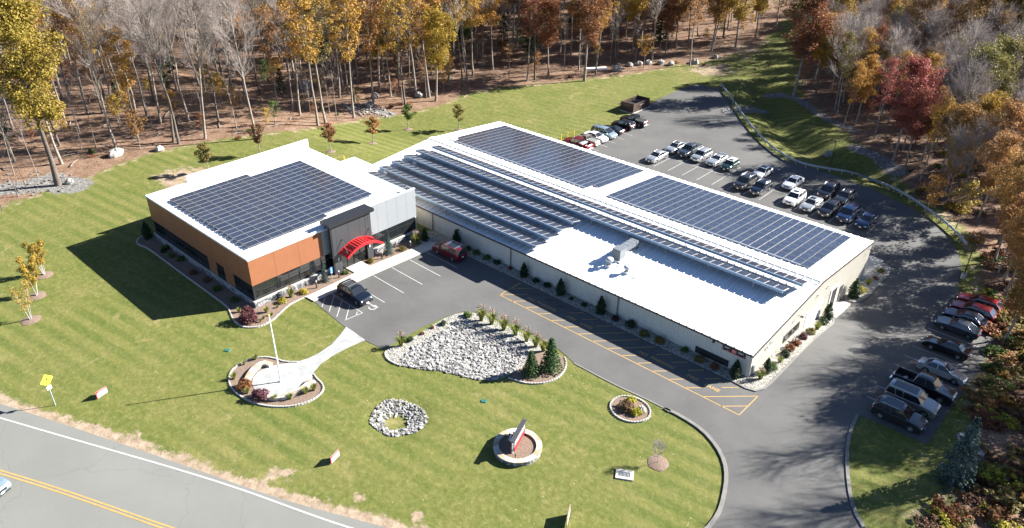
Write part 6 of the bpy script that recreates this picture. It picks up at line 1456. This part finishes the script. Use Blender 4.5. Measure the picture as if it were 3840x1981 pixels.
for side in (-1, 1):
    x_ = -1.15; mb = MB()
    while x_ < 1.1: w_ = rnd.uniform(.1, .2); mb.bx(x_, x_+w_*.3, side*.142, side*.16, .8, 1.15); mb.bx(x_, x_+w_, side*.142, side*.16, 1.08, 1.15); mb.bx(x_, x_+w_, side*.142, side*.16, .8, .87) if rnd.random() < .6 else None; x_ += w_+.07
    mb.build('lettering', M['offwhite'], bd); mb = MB()
    for i in range(14): mb.box((-1.15+i*.176, side*.193, .42), (.1, .01, .14 if i % 4 else .08))
    mb.build('band_lettering', M['signdark'], bd)
def spot(x, y, rz, label):
    t = thing('spotlight', label, 'spotlight', (x, y, .37), rz); mb = MB(); mb.tube([(0, 0, 0), (0, 0, .18)], .02, 6); mb.build('stem', M['black'], t); mb = MB(); mb.tube([(0, 0, .2), (.22, 0, .34)], [.05, .07], 8); mb.build('head', M['black'], t)
spot(-9.35, -24.5, 2.2, 'small spotlight on the near rim of the round planter'); spot(-11.2, -24.0, .6, 'small spotlight left of the sign in the round planter')
mb = MB(); mb.box((0, 0, .03), (1.1, .16, .05)); o = mb.build('light_bar', M['offwhite']); o.location = (-11.5, -22.75, .4); o.rotation_euler = (0, 0, sa+.12); tag(o, 'white strip light lying in the planter left of the sign', 'strip light')

# ================================================================== woods
def DP(x, y, z):
    d = np.array([x-CAM[0], y-CAM[1], z-CAM[2]]); w_ = d@FX
    return (1920+FPX*(d@RX)/w_)/1.49068, (990.5-FPX*(d@UX)/w_)/1.49068, w_
WOODS = []   # (x, y, key, scale, kind word, leaf, bark, xy)
KW = {'bigoak': 'huge oak', 'bare': 'bare grey tree', 'gold': 'sparse golden tree', 'orange': 'orange leaved tree', 'rust': 'rust brown tree', 'crimson': 'crimson tree', 'olive': 'olive green tree', 'yellowgreen': 'yellow green tree', 'conifer': 'dark green conifer', 'green': 'green leaved tree', 'pole': 'thin bare sapling'}
def W_(x, y, form, col, s, var=None, xy=1.0, fixed=None):
    n = {'haze': 4, 'bare': 5, 'sparse': 4, 'full': 4, 'under': 4, 'pole': 3}.get(form)
    key = form+str((var if var is not None else random.randrange(n))) if n else form
    WOODS.append(dict(x=x, y=y, key=key, s=s, col=col, form=form, xy=xy, label=fixed))
def WB_(X, Y, form, col, s, **k): x, y = G(X, Y); W_(x, y, form, col, s, **k)
def WC(X, Y, hc, form, col, s, **k): x, y = G(X, Y, hc); W_(x, y, form, col, s, **k)
WB_(147, 466, 'oak', 'bigoak', 1.2, xy=1.0, fixed='huge yellow green oak leaning over the left lawn, biggest tree in the photo')
WB_(155, 412, 'sparse', 'orange', 1.05, var=1, fixed='tall pale trunk with rusty orange top right behind the huge oak')
for X, Y, f_, c_, s in ((292, 371, 'bare', 'bare', 1.08), (450, 362, 'bare', 'bare', 1.05), (437, 358, 'bare', 'bare', 1.0), (516, 350, 'bare', 'bare', 1.02), (645, 350, 'bare', 'bare', 1.05), (476, 306, 'bare', 'bare', 1.0), (405, 312, 'bare', 'bare', .95), (242, 370, 'pole', 'pole', 1.1), (205, 375, 'pole', 'pole', .9), (65, 470, 'pole', 'pole', .9), (45, 495, 'pole', 'pole', .95), (5, 528, 'pole', 'pole', 1.0), (95, 445, 'pole', 'pole', .9), (36, 440, 'pole', 'pole', 1.0), (550, 305, 'bare', 'bare', .9), (340, 280, 'bare', 'bare', .95), (370, 292, 'bare', 'bare', .95),
    (800, 317, 'sparse', 'gold', 1.1), (819, 311, 'sparse', 'olive', 1.05), (890, 297, 'sparse', 'gold', 1.05), (854, 245, 'sparse', 'gold', 1.1), (940, 262, 'sparse', 'orange', 1.0), (1013, 258, 'pole', 'pole', 1.2), (1032, 232, 'pole', 'pole', 1.3), (1047, 241, 'bare', 'bare', 1.1), (968, 200, 'bare', 'bare', 1.1), (1163, 221, 'bare', 'bare', .95), (1190, 190, 'sparse', 'gold', 1.0), (1130, 205, 'sparse', 'orange', 1.0), (1240, 175, 'sparse', 'gold', .9),
    (1345, 201, 'sparse', 'crimson', 1.0), (1326, 205, 'sparse', 'crimson', .9), (1300, 118, 'bare', 'bare', 1.1), (1470, 204, 'full', 'rust', 1.05), (1456, 176, 'bare', 'bare', .9), (1498, 190, 'sparse', 'gold', .9), (1540, 120, 'sparse', 'olive', 1.0), (1592, 130, 'full', 'gold', .95), (1640, 155, 'bare', 'bare', .95), (1735, 165, 'sparse', 'orange', .85), (1790, 130, 'full', 'gold', .85), (1850, 120, 'full', 'yellowgreen', .85), (1700, 120, 'full', 'orange', .8), (1900, 95, 'full', 'gold', .8), (1820, 95, 'full', 'olive', .9)):
    WB_(X, Y, f_, c_, s)
for X, Y, c_, s in ((352, 372, 'orange', 1.0), (535, 255, 'yellowgreen', 1.0), (560, 270, 'gold', .9), (520, 200, 'yellowgreen', 1.0), (595, 290, 'orange', .8), (700, 235, 'gold', 1.0), (165, 350, 'gold', .9), (1128, 200, 'gold', .8), (1180, 130, 'green', .8), (1500, 160, 'gold', .7), (1600, 190-50, 'rust', .7), (440, 340-40, 'gold', .8), (1350, 180, 'orange', .7)): WB_(X, Y, 'under', c_, s)
for X, Y, s in ((1100, 175, .75), (1165, 120, .85), (1265, 140, .55), (950, 150, .6), (1335, 110, .8), (430, 250, .3)): WB_(X, Y, 'hemlock', 'conifer', s)
# right hand woods, crown positions
for X, Y, hc, f_, c_, s, q in ((2030, 75, 14, 'full', 'rust', 1.0, 1.15), (2115, 40, 13, 'full', 'yellowgreen', .9, 1), (2330, 70, 13, 'full', 'orange', .95, 1.1), (2290, 250, 11, 'full', 'crimson', .8, 1.05), (2310, 310, 8, 'full', 'crimson', .62, 1), (2450, 215, 12, 'full', 'olive', .85, 1.1), (2500, 190, 12, 'full', 'olive', .85, 1), (2470, 45, 15, 'full', 'orange', 1.0, 1.2), (2560, 40, 15, 'full', 'olive', 1.0, 1.1), (2540, 60, 13, 'full', 'yellowgreen', .9, 1), (2420, 350, 8, 'full', 'orange', .62, 1), (2470, 330, 8, 'full', 'gold', .65, 1), (2530, 380, 8, 'full', 'orange', .7, 1.1), (2400, 410, 6, 'full', 'gold', .5, 1),
     (2180, 200, 9, 'full', 'gold', .6, 1), (2140, 240, 7, 'sparse', 'gold', .55, 1), (2080, 110, 11, 'full', 'gold', .75, 1), (2555, 500, 7, 'full', 'orange', .62, 1.1), (2500, 440, 7, 'full', 'orange', .6, 1), (2570, 640, 6, 'full', 'orange', .55, 1.2), (2560, 770, 5, 'full', 'orange', .5, 1.2), (2230, 230, 9, 'sparse', 'crimson', .62, 1), (2350, 470, 5, 'under', 'gold', 1.0, 1), (2430, 500, 5, 'under', 'yellowgreen', 1.1, 1), (2030, 150, 6, 'under', 'orange', .9, 1)):
    WC(X, Y, hc, f_, c_, s, xy=q)
# off to the right, just out of the photo, whose shadows fall across the drive
for x, y, f_, c_, s in ((29, 13, 'bare', 'bare', .85), (34, 19, 'bare', 'bare', .9), (23, 30, 'haze', 'bare', 1.2), (26, 37, 'haze', 'bare', 1.2), (21, 46, 'haze', 'bare', 1.1), (28, 27, 'haze', 'bare', 1.25), (25.5, 21.5, 'haze', 'bare', 1.15), (30, 33, 'haze', 'bare', 1.3), (38, 30, 'bare', 'bare', .9), (38, 8, 'bare', 'bare', .85), (28, 24, 'sparse', 'gold', .7), (31, 29, 'bare', 'bare', .8), (36, 32, 'full', 'orange', .8), (27, 34, 'bare', 'bare', .75), (31, 40, 'bare', 'bare', .8), (24, 38, 'sparse', 'gold', .55), (34, 12, 'bare', 'bare', .9), (19.5, 33, 'full', 'orange', .66), (21, 27, 'sparse', 'gold', .72), (22.5, 21, 'full', 'orange', .74), (24, 15, 'bare', 'bare', .72), (20, 38.5, 'bare', 'bare', .66), (38, -12, 'bare', 'bare', .8), (28.5, -4, 'bare', 'bare', .8), (18.5, 42, 'sparse', 'orange', .62), (24.5, 33, 'bare', 'bare', .7), (27.5, 20, 'full', 'gold', .8), (31, -9, 'bare', 'bare', .9), (36, 24, 'full', 'gold', .9), (40, -2, 'bare', 'bare', .9)): W_(x, y, f_, c_, s)
# fill the woods
rnd = random.Random(77)
Nfix = len(WOODS)
fx = np.array([(q['x'], q['y'], 1.2 if q['form'] == 'under' else 1.0) for q in WOODS])
def fill(x0, x1, y0, y1, st, chooser):
    nx_, ny_ = int((x1-x0)/st), int((y1-y0)/st)
    px = np.array([x0+(i+.5+rnd.uniform(-.42, .42))*st for i in range(nx_) for j in range(ny_)]); py = np.array([y0+(j+.5+rnd.uniform(-.42, .42))*st for i in range(nx_) for j in range(ny_)])
    pz = H(px, py); D_ = np.stack([px-CAM[0], py-CAM[1], pz-CAM[2]], 1); w_ = D_@FX; X = (1920+FPX*(D_@RX)/w_)/1.49068; Y = (990.5-FPX*(D_@UX)/w_)/1.49068
    de = np.minimum(dist_poly(px, py, EDGE), dist_poly(px, py, EDGE2))
    ok = in_poly(px, py, LITTER) & (w_ > 10) & (X > -130) & (X < 2860) & (Y > -70) & (Y < 900) & (de > 1.5)
    for i in np.nonzero(ok)[0]:
        if np.min(np.hypot(fx[:, 0]-px[i], fx[:, 1]-py[i])) < 2.6: continue
        chooser(float(px[i]), float(py[i]), float(X[i]), float(Y[i]), float(de[i]))
def ch(x, y, X, Y, de):
    r = rnd.random(); s = rnd.uniform(.82, 1.12)
    right = X > 1960 and x > -75
    if right:
        if Y > 470:
            if Y > 720: return
            if r < .35: W_(x, y, 'under', rnd.choice(['orange', 'gold', 'rust', 'olive']), 1.0)
            elif r < .6: W_(x, y, 'haze', 'bare', .72)
            else: W_(x, y, rnd.choice(['full', 'sparse']), rnd.choice(['orange', 'gold', 'gold', 'olive']), rnd.uniform(.42, .6))
        elif r < .42: W_(x, y, 'haze', 'bare', s*1.0)
        elif r < .68: W_(x, y, 'full', rnd.choice(['gold', 'orange', 'olive']), s*.58)
        elif r < .90: W_(x, y, 'sparse', rnd.choice(['gold', 'orange', 'rust', 'olive']), s*.62)
        else: W_(x, y, 'under', rnd.choice(['gold', 'orange', 'yellowgreen', 'crimson']), rnd.uniform(.7, 1.2))
    elif X < 860:
        if de < 14 and r < .35: return
        if r < .46: W_(x, y, 'bare', 'bare', s)
        elif r < .70: W_(x, y, 'sparse', rnd.choice(['gold', 'gold', 'orange', 'olive']), s*.9)
        elif r < .82: W_(x, y, 'pole', 'pole', rnd.uniform(.8, 1.3))
        elif r < .95: W_(x, y, 'under', rnd.choice(['gold', 'yellowgreen', 'orange', 'rust', 'green']), rnd.uniform(.5, 1.0))
        else: W_(x, y, 'hemlock', 'conifer', rnd.uniform(.3, .6))
    else:
        if de < 12 and r < .35: return
        if r < .22: W_(x, y, 'bare', 'bare', s)
        elif r < .58: W_(x, y, 'sparse', rnd.choice(['gold', 'orange', 'gold', 'gold', 'olive', 'rust', 'yellowgreen']), s)
        elif r < .72: W_(x, y, 'full', rnd.choice(['gold', 'orange', 'rust', 'olive', 'yellowgreen']), s*.8)
        elif r < .82: W_(x, y, 'pole', 'pole', rnd.uniform(.8, 1.3))
        elif r < .95: W_(x, y, 'under', rnd.choice(['gold', 'orange', 'green', 'crimson', 'rust']), rnd.uniform(.5, 1.1))
        else: W_(x, y, 'hemlock', 'conifer', rnd.uniform(.4, .9))
fill(-330, -60, -60, 330, 5.6, ch)
fill(-60, 70, 0, 330, 4.5, ch)
def ch2(x, y, X, Y, de):
    r = rnd.random()
    if X > 1960: return
    if r < .45: W_(x, y, 'pole', 'pole', rnd.uniform(.45, 1.0))
    elif r < .75: W_(x, y, 'under', rnd.choice(['gold', 'orange', 'yellowgreen', 'rust']), rnd.uniform(.35, .8))
fill(-300, -60, -60, 200, 8.0, ch2)
for q in WOODS:
    q['X'], q['Y'], q['d'] = DP(q['x'], q['y'], h1(q['x'], q['y']))
    q['size'] = TREE_H.get(q['form'], 20)*q['s']/q['d'] if False else q['s']*{'bare': 25, 'sparse': 24, 'full': 22, 'under': 7, 'pole': 13, 'hemlock': 18, 'haze': 16, 'oak': 24}[q['form']]/q['d']
fix = WOODS[:Nfix]; rest = sorted(WOODS[Nfix:], key=lambda q: -q['size'])
single = fix+rest[:max(0, 300-Nfix-16)]; mass = rest[max(0, 300-Nfix-16):]
print('woods', len(WOODS), 'single', len(single), 'mass', len(mass))
def region(q):
    X, Y = q['X'], q['Y']
    if q['x'] > 20 and q['y'] < 60: return 'right of the drive'
    if X > 1960 and q['x'] > -75:
        return 'beyond the guardrail' if X < 2300 else 'at upper right'
    if X < 230: return 'behind the left lawn'
    if X < 480: return 'behind the big boulder'
    if X < 780: return 'behind the office'
    if X < 1080: return 'behind the young lawn trees'
    if X < 1420: return 'behind the warehouse'
    return 'behind the dumpster enclosure'
groups = {}
for q in single:
    k = KW[q['col']] if q['form'] != 'under' else {'gold': 'small golden', 'orange': 'small orange', 'yellowgreen': 'small yellow green', 'rust': 'small rusty', 'crimson': 'small crimson', 'green': 'small green', 'olive': 'small olive'}[q['col']]+' understory tree'
    de = float(min(dist_poly(np.array([q['x']]), np.array([q['y']]), EDGE)[0], dist_poly(np.array([q['x']]), np.array([q['y']]), EDGE2)[0]))
    q['k'] = k; q['near'] = de < 13; q['r'] = region(q); groups.setdefault((k, q['r'], q['near']), []).append(q)
NM = {'bare': 'bare_tree', 'sparse': 'autumn_tree', 'full': 'autumn_tree', 'under': 'understory_tree', 'pole': 'sapling', 'haze': 'bare_tree', 'oak': 'oak_tree', 'hemlock': 'conifer_tree'}
def ordi(n): return 'leftmost' if n == 1 else '%d%s from the left' % (n, 'th' if 10 < n % 100 < 14 else {1: 'st', 2: 'nd', 3: 'rd'}.get(n % 10, 'th'))
for (k, r, near), L in groups.items():
    L.sort(key=lambda q: q['X']); n = len(L)
    for i, q in enumerate(L):
        w2 = 'at the wood edge' if near else 'deep in woods'
        lb = q['label'] or ('%s %s %s' % (k, w2, r) if n == 1 else '%s %s %s, %s' % (k, w2, r, ordi(i+1)))
        tree(q['key'], q['x'], q['y'], q['s'], NM[q['form']], lb, None if q['form'] in ('bare', 'pole', 'haze') else F[q['col']], 'trees of the surrounding woods', bark=M['darkbark'] if random.random() < .3 else None, xy=q['xy'], tilt=random.uniform(-.04, .04))
# the far woods read as one mass
acc_ = {}; FC = {}
for q in mass:
    for part, me_ in zip(('t', 'c'), TREE[q['key']]):
        mm = (me_.materials[0] if (part == 't' or q['form'] in ('bare', 'pole', 'haze')) else F[q['col']])
        nv = len(me_.vertices); co = np.empty(nv*3, np.float32); me_.vertices.foreach_get('co', co); co = co.reshape(-1, 3)
        a = random.uniform(0, 6.28); ca, sa_ = math.cos(a), math.sin(a)
        if part == 't': q['a'] = (ca, sa_)
        ca, sa_ = q['a']; s = q['s']; w2 = np.stack([(co[:, 0]*ca-co[:, 1]*sa_)*s+q['x'], (co[:, 0]*sa_+co[:, 1]*ca)*s+q['y'], co[:, 2]*s+h1(q['x'], q['y'])], 1)
        if me_.name not in FC:
            npoly = len(me_.polygons); ls = np.empty(npoly, np.int32); lt = np.empty(npoly, np.int32); lv = np.empty(len(me_.loops), np.int32)
            me_.polygons.foreach_get('loop_start', ls); me_.polygons.foreach_get('loop_total', lt); me_.loops.foreach_get('vertex_index', lv)
            ls = ls[lt == 4]; FC[me_.name] = lv[ls[:, None]+np.arange(4)[None, :]]
        fl = FC[me_.name]
        acc_.setdefault(mm.name, [[], [], 0, mm]); A_ = acc_[mm.name]; A_[0].append(w2); A_[1].append(fl+A_[2]); A_[2] += nv
if mass:
    vs = []; fs = []; ms = []; off = 0; mats = []
    for i, (nm, (v, f, n_, mm)) in enumerate(acc_.items()):
        v = np.concatenate(v); f = np.concatenate(f); vs.append(v); fs.append(f+off); ms.append(np.full(len(f), i)); off += len(v); mats.append(mm)
    me_ = np_mesh('far_woods', np.concatenate(vs), np.concatenate(fs), mats); me_.polygons.foreach_set('material_index', np.concatenate(ms).astype(np.int32))
    o = bpy.data.objects.new('far_woods', me_); link(o); tag(o, 'distant autumn woods of mixed bare and golden trees', 'woods', kind='stuff')
# brush along the right bank
bcols = ['rust', 'olive', 'orange', 'gold', 'yellowbush', 'brownbush', 'green', 'crimson']
def brush(seed):
    rs = np.random.RandomState(seed); cl = []
    for k in range(7):
        a, d = rs.rand()*6.28, rs.rand()*.95; h = .35+.6*rs.rand()
        for i in range(7): cl.append((d*math.cos(a)+rs.normal()*.22, d*math.sin(a)+rs.normal()*.22, h*(.3+.7*rs.rand()), .12+.2*rs.rand()))
    v, f = leaves(cl, 22, .085, rs, up=.5, shell=.2); return np_mesh('foliage', v, f, F['green'])
BR = [brush(60+i) for i in range(6)]
cnt = 0; names = []
rnd = random.Random(5)
for i in range(900):
    X, Y = rnd.uniform(2180, 2640), rnd.uniform(380, 1340)
    x, y = G(X, Y)
    if not in_poly(np.array([x]), np.array([y]), LITTER)[0]: continue
    if float(dist_poly(np.array([x]), np.array([y]), EDGE2)[0]) > 26: continue
    if Y < 620 and rnd.random() < .5: continue
    names.append((x, y, X, Y, rnd.choice(bcols[:6]) if rnd.random() < .4 else rnd.choice(['olive', 'brownbush', 'brownbush', 'rust', 'green']), rnd.uniform(.35, 1.15)))
    if len(names) >= 210: break
names.sort(key=lambda q: q[3])
cw = {'rust': 'rust brown', 'olive': 'olive', 'orange': 'orange', 'gold': 'golden', 'yellowbush': 'yellow green', 'brownbush': 'brown twiggy', 'green': 'green', 'crimson': 'reddish'}
cc = {}
for x, y, X, Y, c_, s in names:
    zn = 'along the guardrail' if Y < 620 else ('behind the right parking row' if Y < 1000 else 'below the right parking row'); cc[(c_, zn)] = cc.get((c_, zn), 0)+1; n = cc[(c_, zn)]
    shrub(BR[cnt % 6], 'bush', '%s bush %s, %s' % (cw[c_], zn, 'farthest' if n == 1 else '%d%s from the far end' % (n, {2: 'nd', 3: 'rd'}.get(n, 'th'))), x, y, s, F[c_], 'bush', 'bushes on the right bank', xy=rnd.uniform(1.0, 1.7)); cnt += 1
# low bushes at the left wood edge
for k, (X, Y, c_, s) in enumerate(((232, 395, 'crimson', .6), (232, 385, 'green', .7), (600, 350, 'rust', .6), (985, 270, 'brownbush', .9), (1005, 265, 'brownbush', .8), (850, 290, 'green', .5), (640, 333, 'green', .9), (1435, 195, 'rust', .6), (1700, 160, 'orange', .8), (1770, 165, 'rust', .7), (1030, 262, 'orange', .6), (270, 395, 'crimson', .4))):
    x, y = G(X, Y); shrub(BR[k % 6], 'bush', 'low %s bush at the wood edge behind the lawn, %s' % (cw[c_], ordi(k+1) if k else 'near the big oak'), x, y, s, F[c_], 'bush', 'bushes at the left wood edge')
# fallen limbs on the woodland floor
rnd = random.Random(8); mb = MB()
for i in range(170):
    X, Y = rnd.uniform(0, 1900), rnd.uniform(150, 430); x, y = G(X, Y)
    if not in_poly(np.array([x]), np.array([y]), LITTER)[0]: continue
    a = rnd.random()*PI; l = rnd.uniform(1, 5); dx, dy = math.cos(a)*l, math.sin(a)*l
    mb.tube([(x, y, h1(x, y)+.12), (x+dx*.5, y+dy*.5, h1(x+dx*.5, y+dy*.5)+.3), (x+dx, y+dy, h1(x+dx, y+dy)+.1)], [.09, .07, .03], 5)
tag(mb.build('fallen_branches', M['bark']), 'fallen grey branches strewn over the leaf litter of the woods', 'branches', kind='stuff')
